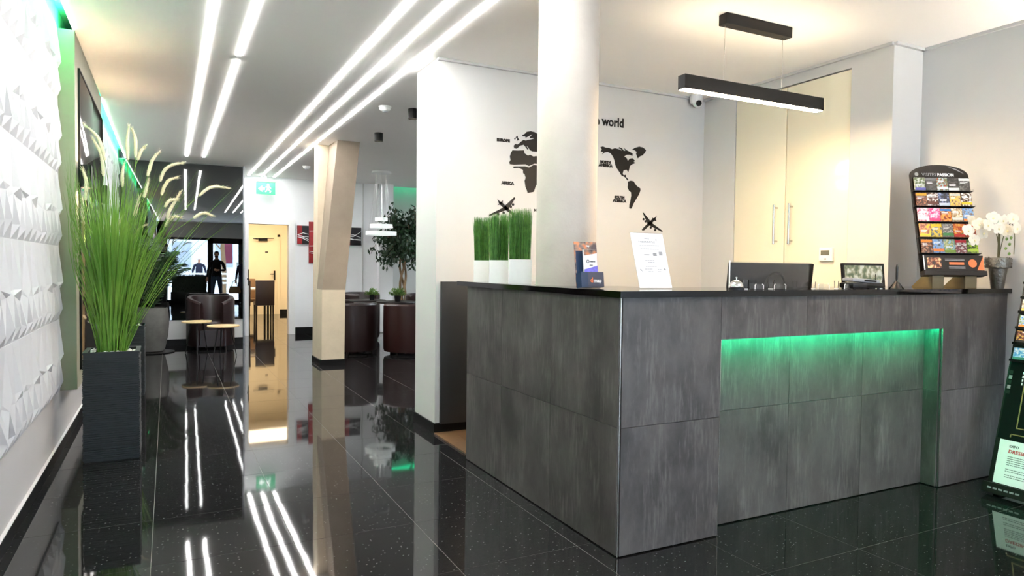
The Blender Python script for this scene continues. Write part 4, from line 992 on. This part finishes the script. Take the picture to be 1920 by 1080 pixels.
# framed picture / tablet
P_GARD = printed('garden_picture', lin(206, 206, 190), lin(150, 150, 120), lin(92, 108, 80), 26)
fp = thing('picture_frame', 'black framed garden picture standing behind the payment terminal', 'picture', (3.83, 2.78, TOP), (-.10, 0, 0))
MB().box(-.19, .19, -.009, .009, 0, .012).box(-.19, .19, -.009, .009, .138, .15).box(-.19, -.178, -.009, .009, .012, .138).box(.178, .19, -.009, .009, .012, .138).build('frame', BLACK_P, fp)
MB().box(-.178, .178, -.004, .006, .012, .138).build('picture', P_GARD, fp)
MB().box(-.03, .03, .008, .012, 0, .13, rot=(-.3, 0, 0)).build('strut', BLACK_P, fp)
# pen stand
pe = thing('pen_stand', 'black pen standing upright in a clear conical base', 'pen', (3.845, 2.58, TOP))
MB().lathe([(.042, 0), (.038, .006), (.016, .035), (.009, .05)], n=24).build('base', GLASS, pe)
MB().lathe([(.030, .002), (.012, .034), (.006, .045)], n=20).build('weight', BLACK_W, pe)
MB().lathe([(.003, .04), (.0065, .06), (.0075, .125), (.005, .14), (.002, .146)], n=14).build('pen', BLACK_P, pe)
# monitor on the desk
mo = thing('monitor', 'black computer monitor seen from behind over the counter', 'monitor', (3.36, 3.13, .762), (.10, 0, 0))
MB().box(-.355, .355, -.018, .012, .14, .605, bev=.006).build('panel', BLACK_P, mo)
MB().box(-.11, .11, -.05, -.016, .24, .44, bev=.015).build('back_housing', BLACK_P, mo)
MB().box(-.03, .03, -.045, -.02, .012, .40, bev=.006).build('neck', BLACK_P, mo)
MB().box(-.12, .12, -.10, .12, .0, .014, rot=(-.10, 0, 0), bev=.004).build('foot', BLACK_P, mo)
mb = MB()
mb.tube([(.02+.085*math.cos(a), -.021, .46+.085*math.sin(a)) for a in [PI*k/12 for k in range(13)]], .008, n=6)
mb.build('cable_loop', BLACK_M, mo)

# ================================================================ LEAFLET RACK ON THE COUNTER
ang = math.atan2(-.45, .893)
rk = thing('leaflet_rack', 'black arched leaflet rack headed VISITES PASSION at the counter end', 'rack', (4.508, 2.656, TOP), (0, 0, ang))
tilt = -.235
def RB(v, d=0):  # a point v up the sloping board, d in front of it, in the rack's own axes
    return (d*-math.cos(tilt)+v*math.sin(-tilt), .072+d*math.sin(-tilt)+v*math.cos(tilt))
W2 = .195; HB = .765
arch = [(-W2, 0), (W2, 0), (W2, HB-.075)]+[(W2*math.cos(a), HB-.075+.075*math.sin(a)) for a in [PI*k/14 for k in range(1, 14)]]+[(-W2, HB-.075)]
lean = thing  # board, shelves and print share one slope
MB().prism(arch, lambda p: (p[0], RB(p[1], 0)[0], RB(p[1], 0)[1]), lambda p: (p[0], RB(p[1], -.008)[0], RB(p[1], -.008)[1])).build('board', mat('black_card', lin(20, 15, 12), .4, spec=.3, noise=(20, .1)), rk, smooth=False)
BC = MATS['black_card']
rows_v = [.575, .470, .364, .258, .152]
def slab_on(v0, v1, d0, d1, x0, x1, name, m_, parent=None):
    q = [(v0, d0), (v0, d1), (v1, d1), (v1, d0)]
    return MB().prism(q, lambda p: (x0,)+RB(*p), lambda p: (x1,)+RB(*p)).build(name, m_, parent or rk, smooth=False)
for v in rows_v:
    slab_on(v-.004, v, 0, .026, -W2, W2, 'shelf', BC)
    slab_on(v-.004, v+.010, .026, .028, -W2, W2, 'lip', ACRYL)
slab_on(.0, .03, 0, .05, -W2-.005, W2+.005, 'base_ledge', BC)
fpn = slab_on(.035, .135, .030, .033, -W2+.005, W2+.002, 'front_panel', BC)
slab_on(.036, .134, .0335, .0345, -W2+.005, -W2+.012, 'white_edge', WINK)
slab_on(.05, .118, .0335, .0345, -.165, -.075, 'panel_photo', printed('ember_print', lin(40, 26, 20), lin(150, 74, 50), lin(236, 206, 150), 55))
slab_on(.072, .089, .0335, .0345, -.025, .07, 'orange_button', P_ORA)
for v in (.108, .100, .055, .047): slab_on(v, v+.004, .0335, .0345, -.05+.02*(v < .08), .075, 'print_line', INK)
MB().prism([(.125+.027*math.cos(k*PI/8), .082+.027*math.sin(k*PI/8)) for k in range(16)], lambda p: (p[0],)+RB(p[1], .0335), lambda p: (p[0],)+RB(p[1], .0347)).build('orange_disc', P_ORA, rk, smooth=False)
MB().prism([(.150, .037), (.196, .037), (.196, .125)], lambda p: (p[0],)+RB(p[1], .0335), lambda p: (p[0],)+RB(p[1], .0347)).build('orange_corner', P_ORA, rk, smooth=False)
def rtext(s, x, v, w, m_, bold):
    me = textmesh(s, w, .03, bold); me.materials.append(m_)
    y, z = RB(v, .0012); place('heading', me, rk, (x, y, z), (PI/2+tilt, 0, 0))
rtext('VISITES', -.115, .685, .095, INK if False else GREY_P, 0)
rtext('PASSION', -.012, .685, .108, WINK, .0012)
MB().prism([(-.15+.013*math.cos(k*PI/6), .697+.013*math.sin(k*PI/6)) for k in range(12)], lambda p: (p[0],)+RB(p[1], .0006), lambda p: (p[0],)+RB(p[1], .0018)).build('emblem', GREY_P, rk, smooth=False)
for k in range(4): slab_on(.668, .6705, .0006, .0015, -.165+.085*k, -.115+.085*k, 'print_line', GREY_P)
MB().prism([(.06, HB-.012), (.12, HB-.03), (.165, HB-.06), (.158, HB-.058), (.115, HB-.036)], lambda p: (p[0],)+RB(p[1], .0006), lambda p: (p[0],)+RB(p[1], .0016)).build('corner_flash', GREY_P, rk, smooth=False)
OLIVE = mat('olive_card', lin(92, 80, 50), .6, noise=(20, .1))
for x0 in (-.14, .07):
    MB().prism([(-.03, 0), (.20, 0), (.06, .09), (-.005, .105)], lambda p: (x0, p[0], p[1]), lambda p: (x0+.004, p[0], p[1])).prism([(-.03, 0), (.20, 0), (.06, .09), (-.005, .105)], lambda p: (x0+.07, p[0], p[1]), lambda p: (x0+.074, p[0], p[1])).box(x0, x0+.074, -.03, -.026, 0, .085).build('foot', OLIVE, rk, smooth=False)
C = lambda *a: lin(*a)
def K(name, a, b, c, s=70): return printed(name, C(*a), C(*b), C(*c), s)
LV = [
 [('castle and meadow', K('l1', (196, 200, 196), (140, 150, 120), (80, 96, 64)), (90, 90, 170)), ('dark grey text', K('l2', (50, 48, 46), (66, 64, 62), (84, 82, 80)), (120, 120, 120)), ('garden and red flower', K('l3', (190, 200, 210), (90, 120, 70), (160, 70, 60)), (230, 230, 225)), ('black with a white letter', K('l4', (34, 32, 31), (44, 42, 40), (80, 78, 76)), (236, 236, 230)), ('black and white half hidden', K('l5', (40, 38, 36), (52, 50, 48), (110, 108, 104)), (236, 236, 230))],
 [('dark brown with gold foot', K('l6', (56, 28, 22), (90, 48, 36), (196, 130, 90)), (226, 168, 40)), ('dark brown with a white face', K('l7', (52, 22, 16), (110, 66, 50), (244, 240, 236)), (90, 40, 30)), ('night blue', K('l8', (34, 36, 44), (70, 80, 110), (150, 160, 200)), (200, 206, 214)), ('yellow with brown statue', K('l9', (232, 186, 46), (214, 180, 120), (120, 84, 60)), (200, 200, 190)), ('white with brown bear', K('l10', (238, 234, 228), (120, 84, 60), (52, 36, 28)), (238, 200, 40))],
 [('white with pink blossom', K('l11', (246, 240, 240), (236, 190, 200), (206, 96, 120)), (240, 236, 236)), ('bright pink', K('l12', (226, 70, 130), (240, 130, 170), (250, 220, 230)), (230, 60, 120)), ('orange with blue foot', K('l13', (120, 50, 22), (214, 110, 40), (240, 170, 80)), (36, 120, 196)), ('cream with white church', K('l14', (246, 240, 220), (206, 180, 140), (160, 130, 90)), (240, 240, 236)), ('blue sky with tower', K('l15', (90, 150, 214), (150, 180, 214), (120, 90, 70)), (236, 140, 60))],
 [('yellow with pink heads', K('l16', (240, 200, 50), (214, 150, 120), (160, 90, 70)), (240, 206, 60)), ('yellow flower on grey', K('l17', (90, 100, 120), (240, 206, 60), (160, 130, 50)), (240, 200, 40)), ('grey street with green foot', K('l18', (120, 118, 116), (80, 80, 84), (180, 176, 170)), (60, 130, 70)), ('red and orange', K('l19', (190, 60, 40), (220, 120, 60), (240, 190, 90)), (196, 50, 50)), ('red hidden by orchids', K('l20', (170, 44, 36), (120, 60, 40), (220, 160, 110)), (196, 60, 40))],
 [('dark brown with orange foot', K('l21', (48, 26, 20), (90, 50, 36), (190, 140, 110)), (236, 136, 40)), ('blue city with orange foot', K('l22', (96, 146, 206), (150, 170, 200), (80, 90, 100)), (236, 130, 60)), ('green park', K('l23', (150, 180, 206), (110, 140, 70), (196, 190, 150)), (120, 150, 60)), ('red and white crowd', K('l24', (220, 216, 214), (150, 60, 60), (90, 80, 84)), (206, 50, 70)), ('lime green', K('l25', (160, 190, 50), (90, 120, 40), (50, 60, 40)), (170, 196, 60))],
]
ordw = ['top', 'second', 'third', 'fourth', 'lowest']
band_mats = {}
leaf_me = {}
for j, row in enumerate(LV):
    for i, (desc, m_, bc) in enumerate(row):
        w = .0715; x = -W2+.016+.0735*i; v = rows_v[j]+.001
        y, z = RB(v, .006)
        P = rk.matrix_basis if False else Matrix.Translation(rk.location) @ Euler((0, 0, ang)).to_matrix().to_4x4()
        wp = P @ Vector((x, y, z))
        lf_ = MB().box(0, w, -.010, -.002, 0, .093, bev=.0006).build('leaflet', m_, None, tuple(wp), smooth=False)
        lf_.rotation_euler = (tilt, 0, ang)
        tag(lf_, '%s leaflet in the %s row of the counter rack' % (desc, ordw[j]), 'leaflet', 'leaflets in the counter rack')
        bm_ = band_mats.setdefault(bc, mat('ink_%d_%d_%d' % bc, lin(*bc), .45, noise=(60, .05)))
        hi = (i+j) % 3
        MB().box(.001, w-.001, -.0112, -.0100, (.004, .072, .012)[hi], (.022, .088, .03)[hi]).build('title_band', bm_, lf_, smooth=False)
        mb = MB(); r = random.Random(i*9+j)
        z0 = (.036, .052, .06)[hi]
        for k in range(2): mb.box(.008, .008+r.uniform(.025, .05), -.0108, -.0100, z0+.008*k, z0+.004+.008*k)
        mb.build('title_print', WINK, lf_, smooth=False)

# ================================================================ ORCHID
oc = thing('potted_orchid', 'white orchid in a tall silver vase at the counter end by the wall', 'orchid', (4.79, 2.53, TOP))
MB().lathe([(.034, 0), (.036, .004), (.052, .13), (.046, .13), (.04, .1)], n=32, cap1=False).build('vase', SILVER, oc)
mb = MB(); r = random.Random(5)
mb.lathe([(.052, .128), (.068, .135), (.073, .165), (.070, .195), (.060, .20), (.050, .195)], n=32, cap0=False, cap1=False)
for k in range(150):
    a = r.uniform(0, 2*PI); z = r.uniform(.135, .2); mb.ball((.070*math.cos(a), .070*math.sin(a), z), r.uniform(.004, .007), 1)
mb.build('pearled_collar', SILVER, oc)
MB().lathe([(.05, .17), (.05, .185)], n=20).build('moss', SOIL, oc)
FL = [(4.437, 2.522, 1.579), (4.542, 2.515, 1.623), (4.554, 2.551, 1.524), (4.648, 2.55, 1.571), (4.598, 2.466, 1.662), (4.695, 2.462, 1.649), (4.793, 2.457, 1.663), (4.706, 2.387, 1.596), (4.649, 2.46, 1.597), (4.741, 2.459, 1.587), (4.584, 2.584, 1.645), (4.568, 2.48, 1.615)]
BD = [(4.718, 2.446, 1.532), (4.733, 2.437, 1.499), (4.712, 2.447, 1.472), (4.73, 2.436, 1.439), (4.742, 2.434, 1.539)]
OV = Vector((4.79, 2.53, TOP))
for k, dx in enumerate((-.006, .008)): MB().tube([(dx, 0, .18), (dx+.002, 0, .375)], .004, n=8).build('stake', STEMG, oc)
def bez(p, n=14): return [sum(((1-u)**(3-i)*u**i*(1, 3, 3, 1)[i]*Vector(p[i]) for i in range(4)), Vector()) for u in [j/n for j in range(n+1)]]
MB().tube(bez([(0, 0, .18), (.0, .0, .40), (-.05, .0, .46), (-.36, .03, .34)]), .003, n=6).build('stem', STEMG, oc)
MB().tube(bez([(.004, 0, .18), (.02, -.02, .46), (.09, -.06, .52), (.0, -.09, .22)]), .0025, n=6).build('stem', STEMG, oc)
petal = MB()
pts = [(-.000, 0), (.012, .008), (.019, .024), (.014, .037), (0, .042), (-.014, .037), (-.019, .024), (-.012, .008)]
petal.prism(pts, lambda p: (p[0], -.003-.006*(p[1]/.04)**2*0-.15*abs(p[0]), p[1]), lambda p: (p[0], -.0015-.15*abs(p[0]), p[1]))
petal_me = petal.mesh('petal'); petal_me.materials.append(PETAL)
lip_me = MB().ball((0, -.007, -.005), .0065, 1, (1, 1, 1.2)).mesh('lip'); lip_me.materials.append(LIP)
rnd = random.Random(21)
for i, f in enumerate(FL):
    e = bpy.data.objects.new('flower', lip_me); COL.objects.link(e); e.parent = oc
    p = Vector(f)-OV; e.location = p
    e.rotation_euler = (rnd.uniform(-.25, .25), rnd.uniform(-.3, .3), rnd.uniform(-1.0, -.2))
    for k in range(5):
        q = place('petal', petal_me, e, (0, 0, 0), (rnd.uniform(-.15, .15), 2*PI*k/5+.1, 0)); q.scale = (1.15, 1, 1) if k in (1, 4) else (.9, 1, .95)
bm_ = MB()
for b in BD:
    p = Vector(b)-OV; bm_.ball(p, .009, 1, (1, 1, 1.3))
bm_.build('buds', LEAF_L, oc)

# ================================================================ FLOOR STAND BY THE RIGHT WALL
fa = -PI/2-.02
fs = thing('display_stand', 'tall dark leaflet stand with a white EXPO DRESSING panel leaning by the right wall', 'stand', (4.372, 2.335, 0), (0, 0, fa))
ft_ = -.255
def FB(v, d=0): return (-d*math.cos(ft_)-v*math.sin(ft_), .012-d*math.sin(-ft_)*-1+v*math.cos(ft_))
GREENB = mat('bottle_green_card', lin(8, 14, 13), .65, spec=.12, noise=(10, .15))
def fslab(v0, v1, d0, d1, x0, x1, name, m_, parent=None):
    return MB().prism([(v0, d0), (v0, d1), (v1, d1), (v1, d0)], lambda p: (x0,)+FB(*p), lambda p: (x1,)+FB(*p)).build(name, m_, parent or fs, smooth=False)
SW = .46
fslab(0, 1.42, -.012, 0, 0, SW, 'board', BC)
fslab(.0, .06, 0, .05, 0, SW, 'base', BC)
MB().box(.03, .06, .02, .42, 0, .02).box(.40, .43, .02, .42, 0, .02).build('foot', BLACK_M, fs)
fslab(.33, .80, 0, .002, .01, SW-.01, 'poster', GREENB)
wp_ = fslab(.065, .325, .004, .007, .03, SW-.01, 'white_panel', PAPER)
gold = mat('gold_print', lin(150, 130, 76), .4, noise=(40, .2))
for v0, v1, x0, x1 in ((.345, .36, .075, .082), (.40, .76, .10, .106), (.40, .406, .10, .30), (.36, .366, .08, .30)): fslab(v0, v1, .0022, .0032, x0, x1, 'gold_line', gold)
fslab(.30, .36, .0022, .0032, .09, .30, 'gold_line', GREENB)
MB().prism([(.17, .60), (.12, .72), (.16, .77), (.24, .76), (.30, .70), (.30, .56), (.22, .62)], lambda p: (p[0],)+FB(p[1], .0022), lambda p: (p[0],)+FB(p[1], .004)).build('shirt_print', mat('linen_print', lin(206, 190, 150), .5, noise=(14, .2)), fs, smooth=False)
MB().prism([(.24, .34), (.30, .34), (.34, .62), (.26, .58)], lambda p: (p[0],)+FB(p[1], .0022), lambda p: (p[0],)+FB(p[1], .004)).build('fabric_print', printed('fabric', lin(70, 50, 40), lin(150, 110, 80), lin(206, 170, 130), 40), fs, smooth=False)
for k in range(5): fslab(.60+.03*k, .622+.03*k, .0022, .003, .012, .03, 'stripe_print', INK if k % 2 else BC)
for k in range(4): fslab(.66+.022*k, .675+.022*k, .0022, .003, .085, .092, 'stripe_print', WINK)
def ftext(s, x, v, w, m_, bold, d=.0078):
    me = textmesh(s, w, .03, bold); me.materials.append(m_)
    y, z = FB(v, d); place('heading', me, fs, (x, y, z), (PI/2+ft_, 0, 0))
ftext('EXPO', .085, .285, .05, GREENB, .0004)
ftext('DRESSING', .085, .252, .125, RED, .0006)
mb = MB(); r = random.Random(3)
for k in range(9):
    v = .228-.012*k-(.014 if k > 4 else 0)-(.01 if k > 6 else 0); x = .085
    x1 = .30 if k not in (4, 6) else .2
    while x < x1:
        w = r.uniform(.008, .02); mb.prism([(x, v), (x+w, v), (x+w, v+.005), (x, v+.005)], lambda p: (p[0],)+FB(p[1], .0072), lambda p: (p[0],)+FB(p[1], .0078)); x += w+.003
mb.build('print_lines', INK, fs, smooth=False)
for k in range(6): fslab(.025, .035, .0502, .051, .03+.03*k, .052+.03*k, 'print_line', GREY_P)
SH = [(.80, 'sky blue hotel terrace', K('s1', (80, 160, 220), (150, 200, 236), (240, 244, 250)), (60, 140, 120)),
      (.905, 'dark red and gold evening', K('s2', (50, 30, 30), (120, 60, 60), (206, 180, 90)), (40, 34, 40)),
      (1.00, 'bright blue fountain', K('s3', (70, 150, 226), (200, 220, 240), (120, 160, 110)), (236, 140, 60)),
      (1.10, 'cream and white', K('s4', (240, 236, 226), (220, 210, 196), (150, 140, 120)), (226, 206, 90)),
      (1.19, 'grey blue mountain', K('s5', (90, 110, 150), (170, 180, 206), (230, 232, 240)), (230, 230, 236)),
      (1.28, 'dusky pink portrait', K('s6', (120, 70, 66), (196, 150, 140), (230, 206, 200)), (196, 120, 110))]
PM = Matrix.Translation(fs.location) @ Euler((0, 0, fa)).to_matrix().to_4x4()
for v, desc, m_, bc in SH:
    fslab(v-.006, v, 0, .03, .01, SW-.01, 'shelf', BC); fslab(v-.006, v+.008, .03, .032, .01, SW-.01, 'lip', GREENB)
    for i in range(2):
        y, z = FB(v+.001, .008); wp = PM @ Vector((.022+.208*i, y, z))
        l_ = MB().box(0, .2, -.014, -.003, 0, .079, bev=.0006).build('leaflet', m_, None, tuple(wp), smooth=False); l_.rotation_euler = (ft_, 0, fa)
        tag(l_, '%s leaflet %s of the tall display stand' % (desc, ('at the near edge', 'in the inner column')[i]), 'leaflet', 'leaflets in the tall stand')
        bm2 = band_mats.setdefault(bc, mat('ink_%d_%d_%d' % bc, lin(*bc), .45, noise=(60, .05)))
        MB().box(.002, .198, -.0152, -.014, .006, .022).build('title_band', bm2, l_, smooth=False)
        MB().box(.03, .15, -.0152, -.014, .066, .074).box(.05, .13, -.0152, -.014, .052, .058).build('title_print', WINK, l_, smooth=False)

# ================================================================ PEOPLE BY THE ENTRANCE (seen in the mirror) AND THE STREET
def person(label, loc, rotz, s=1.0, top=KNIT, legs=DENIM, hair=HAIR, pose='arms', bald=False, beard=False, coat=False, hat=False):
    V = []; E = []; R_ = []
    def v(p, r, par=None):
        V.append(Vector(p)*s); R_.append((r[0]*s, r[1]*s) if isinstance(r, tuple) else (r*s, r*s)); i = len(V)-1
        if par is not None: E.append((par, i))
        return i
    pel = v((0, 0, .99), (.165, .12)); wa = v((0, 0, 1.14), (.15, .105), pel); ch = v((0, .0, 1.36), (.18, .125), wa); ub = v((0, -.01, 1.50), (.12, .085), ch)
    nk = v((0, .0, 1.60), (.058, .062), ub); hb = v((.0, .025, 1.68), (.066, .078), nk); hm = v((0, .03, 1.76), (.078, .096), hb); ht = v((0, .015, 1.83), (.06, .07), hm)
    def arm(sd, elbow, wrist, hand, curl):
        sh = v((sd*.195, -.01, 1.47), .068, ub); el = v(elbow, .048, sh); wr = v(wrist, .033, el)
        d = (Vector(hand)-Vector(wrist)).normalized(); pm = v(hand, (.036, .022), wr)
        side = d.cross(Vector(curl)).normalized()
        for k in range(4):
            b = Vector(hand)+side*(-.027+.018*k)+d*.03; l_ = (.062, .074, .07, .055)[k]
            f1 = v(b, .0105, pm); f2 = v(b+d*l_*.5+Vector(curl)*.010, .0095, f1); v(b+d*l_*.9+Vector(curl)*.034, .008, f2)
        tb = v(Vector(hand)-side*.035-d*.012, .012, pm); v(Vector(hand)-side*.055+d*.03+Vector(curl)*.016, .0095, tb)
    if pose == 'arms':
        arm(1, (.285, -.01, 1.20), (.10, .21, 1.20), (.03, .235, 1.21), (0, -1, 0)); arm(-1, (-.28, -.02, 1.19), (-.30, .05, .96), (-.30, .07, .88), (0, 1, 0))
    else:
        arm(1, (.27, -.02, 1.20), (.30, .06, .98), (.30, .08, .90), (0, 1, 0)); arm(-1, (-.27, -.02, 1.2), (-.29, .06, .98), (-.29, .08, .90), (0, 1, 0))
    for sd in (-1, 1):
        hp = v((sd*.095, 0, .92), (.10, .105), pel); kn = v((sd*.13, .015, .51), .066, hp); an = v((sd*.155, -.02, .10), .046, kn)
        hl = v((sd*.155, -.03, .045), .045, an); v((sd*.175, .13, .032), (.046, .03), hl)
    me = bpy.data.meshes.new('body'); me.from_pydata([tuple(p) for p in V], E, [])
    ob = bpy.data.objects.new('body', me); COL.objects.link(ob)
    md = ob.modifiers.new('s', 'SKIN'); md.use_smooth_shade = True
    for i, r in enumerate(R_): me.skin_vertices[0].data[i].radius = r
    me.skin_vertices[0].data[0].use_root = True
    ob.modifiers.new('d', 'SUBSURF').levels = 2
    dg = bpy.context.evaluated_depsgraph_get(); dg.update()
    bm2 = bpy.data.meshes.new_from_object(ob.evaluated_get(dg))
    bpy.data.objects.remove(ob)
    for m_ in (SKIN, top, legs, SHOE): bm2.materials.append(m_)
    for f in bm2.polygons:
        c = f.center/s
        far_ = abs(c.x) > .24
        if c.z > 1.575: i = 0
        elif c.z < .085: i = 3
        elif (pose == 'arms' and c.y > .205 and 1.1 < c.z < 1.35 and c.x < .12) or (far_ and c.z < .955): i = 0
        elif c.z < (.62 if coat else .985) and not far_: i = 2
        else: i = 1
        f.material_index = i; f.use_smooth = True
    t = thing('person', label, 'person', loc, (0, 0, rotz))
    place('body', bm2, t)
    hc = Vector((0, .028, 1.762))*s
    hr = MB(); hr.ball(hc+Vector((0, -.018, .022))*s, .102*s, 3, (.86, 1.03, .98))
    for vv in list(hr.bm.verts):
        if vv.co.y > hc.y+.035*s and vv.co.z < hc.z+.045*s or vv.co.z < hc.z-.06*s: hr.bm.verts.remove(vv)
    hr.build('hair', hair, t)
    if hat: MB().ball(hc+Vector((0, -.01, .05))*s, .135*s, 3, (1, 1, .85)).build('hat', WOOLW, t)
    if beard:
        MB().ball(hc+Vector((0, .048, -.078))*s, .055*s, 2, (1.1, .8, .8)).build('beard', hair, t)
    fc = MB()
    fc.ball(hc+Vector((0, .098, -.018))*s, .016*s, 2, (.8, 1.1, 1.3)); fc.ball(hc+Vector((.08, -.0, -.01))*s, .022*s, 2, (.4, .8, 1.3)); fc.ball(hc+Vector((-.08, 0, -.01))*s, .022*s, 2, (.4, .8, 1.3))
    fc.build('face', SKIN, t)
    ey = MB(); ey.ball(hc+Vector((.032, .082, .008))*s, .011*s, 1); ey.ball(hc+Vector((-.032, .082, .008))*s, .011*s, 1); ey.build('eyes', EYE, t)
    MB().box(hc.x-.022*s, hc.x+.022*s, hc.y+.078*s, hc.y+.09*s, hc.z-.052*s, hc.z-.044*s).build('mouth', RED, t)
    if coat: MB().lathe([(.24*s, .60*s), (.225*s, .8*s), (.19*s, 1.0*s), (.175*s, 1.12*s)], n=24, cap0=False, cap1=False).build('coat_skirt', top, t)
    return t
person('man in black sweater and jeans standing at the entrance with one arm bent', (1.25, -2.1, 0), .15, 1.0, beard=True)
wm = person('person in a long dark coat standing by the entrance door', (2.13, -1.6, 0), .2, .92, top=NAVY, legs=KNIT, pose='down', coat=True)
bg = thing('handbag', 'tan handbag hanging beside the person in the dark coat', 'bag', (1.80, -1.38, .40))
MB().prism([(-.17, 0), (.17, 0), (.20, .06), (.15, .24), (-.15, .24), (-.20, .06)], lambda p: (p[0], -.05, p[1]), lambda p: (p[0], .05, p[1])).build('body', TAN, bg)
MB().tube([(-.1, 0, .22), (-.06, 0, .40), (.0, 0, .45), (.06, 0, .40), (.1, 0, .22)], .010, n=8).build('strap', TAN, bg)
person('person in a navy coat and white fur hat out on the street', (.80, -9.0, -.02), .0, .97, top=NAVY, legs=KNIT, pose='down', coat=True, hat=True)
hd = thing('hedge_planter', 'clipped dark hedge in a long black trough at the entrance window', 'hedge', (.40, -2.85, 0))
MB().box(-.62, .58, -.18, .18, 0, .42, bev=.01).build('trough', BLACK_P, hd)
mb = MB(); r = random.Random(6)
mb.box(-.58, .54, -.15, .15, .42, .98)
for k in range(1500):
    p = Vector((r.uniform(-.6, .56), r.choice((-1, 1))*r.uniform(.14, .17), r.uniform(.42, 1.0))) if k % 3 else Vector((r.uniform(-.6, .56), r.uniform(-.17, .17), r.uniform(.97, 1.02)))
    q = Vector((r.gauss(0, 1), r.gauss(0, 1), r.gauss(0, 1))).normalized(); sd = q.orthogonal().normalized()
    mb.strip([p, p+q*.02, p+q*.04], [.004, .02, .002], sd)
mb.build('leaves', HEDGE, hd, kind='stuff')
bb = thing('street_bench', 'white slatted barrier on the pale street outside', 'barrier', (1.2, -8.2, -.02))
for z in (.62, .82, 1.02): MB().box(-2.6, 3.2, -.03, .03, z, z+.08).build('slat', WHITE_P, bb)
for x in (-2.5, -.6, 1.2, 3.1): MB().box(x-.03, x+.03, -.02, .05, 0, 1.1).build('post', WHITE_P, bb)
fc = thing('street_building', 'pale building across the street beyond the entrance', 'building', (0, -30, 0))
MB().box(-25, 25, -6, 0, -.05, 9).build('facade', FACADE, fc)
for i in range(-8, 9):
    for j in range(2): MB().box(i*2.8-.6, i*2.8+.6, -.05, .06, 1.4+3.4*j, 3.2+3.4*j).build('window', FACADEW, fc)
bn = thing('street_banner', 'dark red banner hanging on a pole across the street', 'banner', (2.75, -20, 0))
MB().tube([(-.5, 0, -.02), (-.5, 0, 3.4)], .05, n=10).build('pole', ALU, bn)
MB().box(-.42, .05, -.02, .02, 1.6, 3.2).build('cloth', mat('maroon_cloth', lin(110, 36, 60), .7, noise=(6, .1)), bn)
for k, (x, y) in enumerate(((2.0, -14), (3.2, -16.5))):
    t = thing('bare_tree', ('nearer bare street tree with a pale trunk', 'farther bare street tree beside the red banner')[k], 'tree', (x, y, -.02), group='bare street trees')
    MB().tube([(0, 0, 0), (.05, .02, 1.2), (-.03, 0, 2.4), (.1, 0, 4.5)], [.16, .12, .1, .05], n=10).build('trunk', BARK, t)
    mb = MB(); r = random.Random(k)
    for q in range(12):
        a = r.uniform(0, 2*PI); z = r.uniform(1.6, 3.8); mb.tube([(0, 0, z), (.5*math.cos(a), .5*math.sin(a), z+.5), (1.1*math.cos(a+.2), 1.1*math.sin(a+.2), z+1.3)], [.04, .025, .008], n=6)
    mb.build('branches', BARK, t)
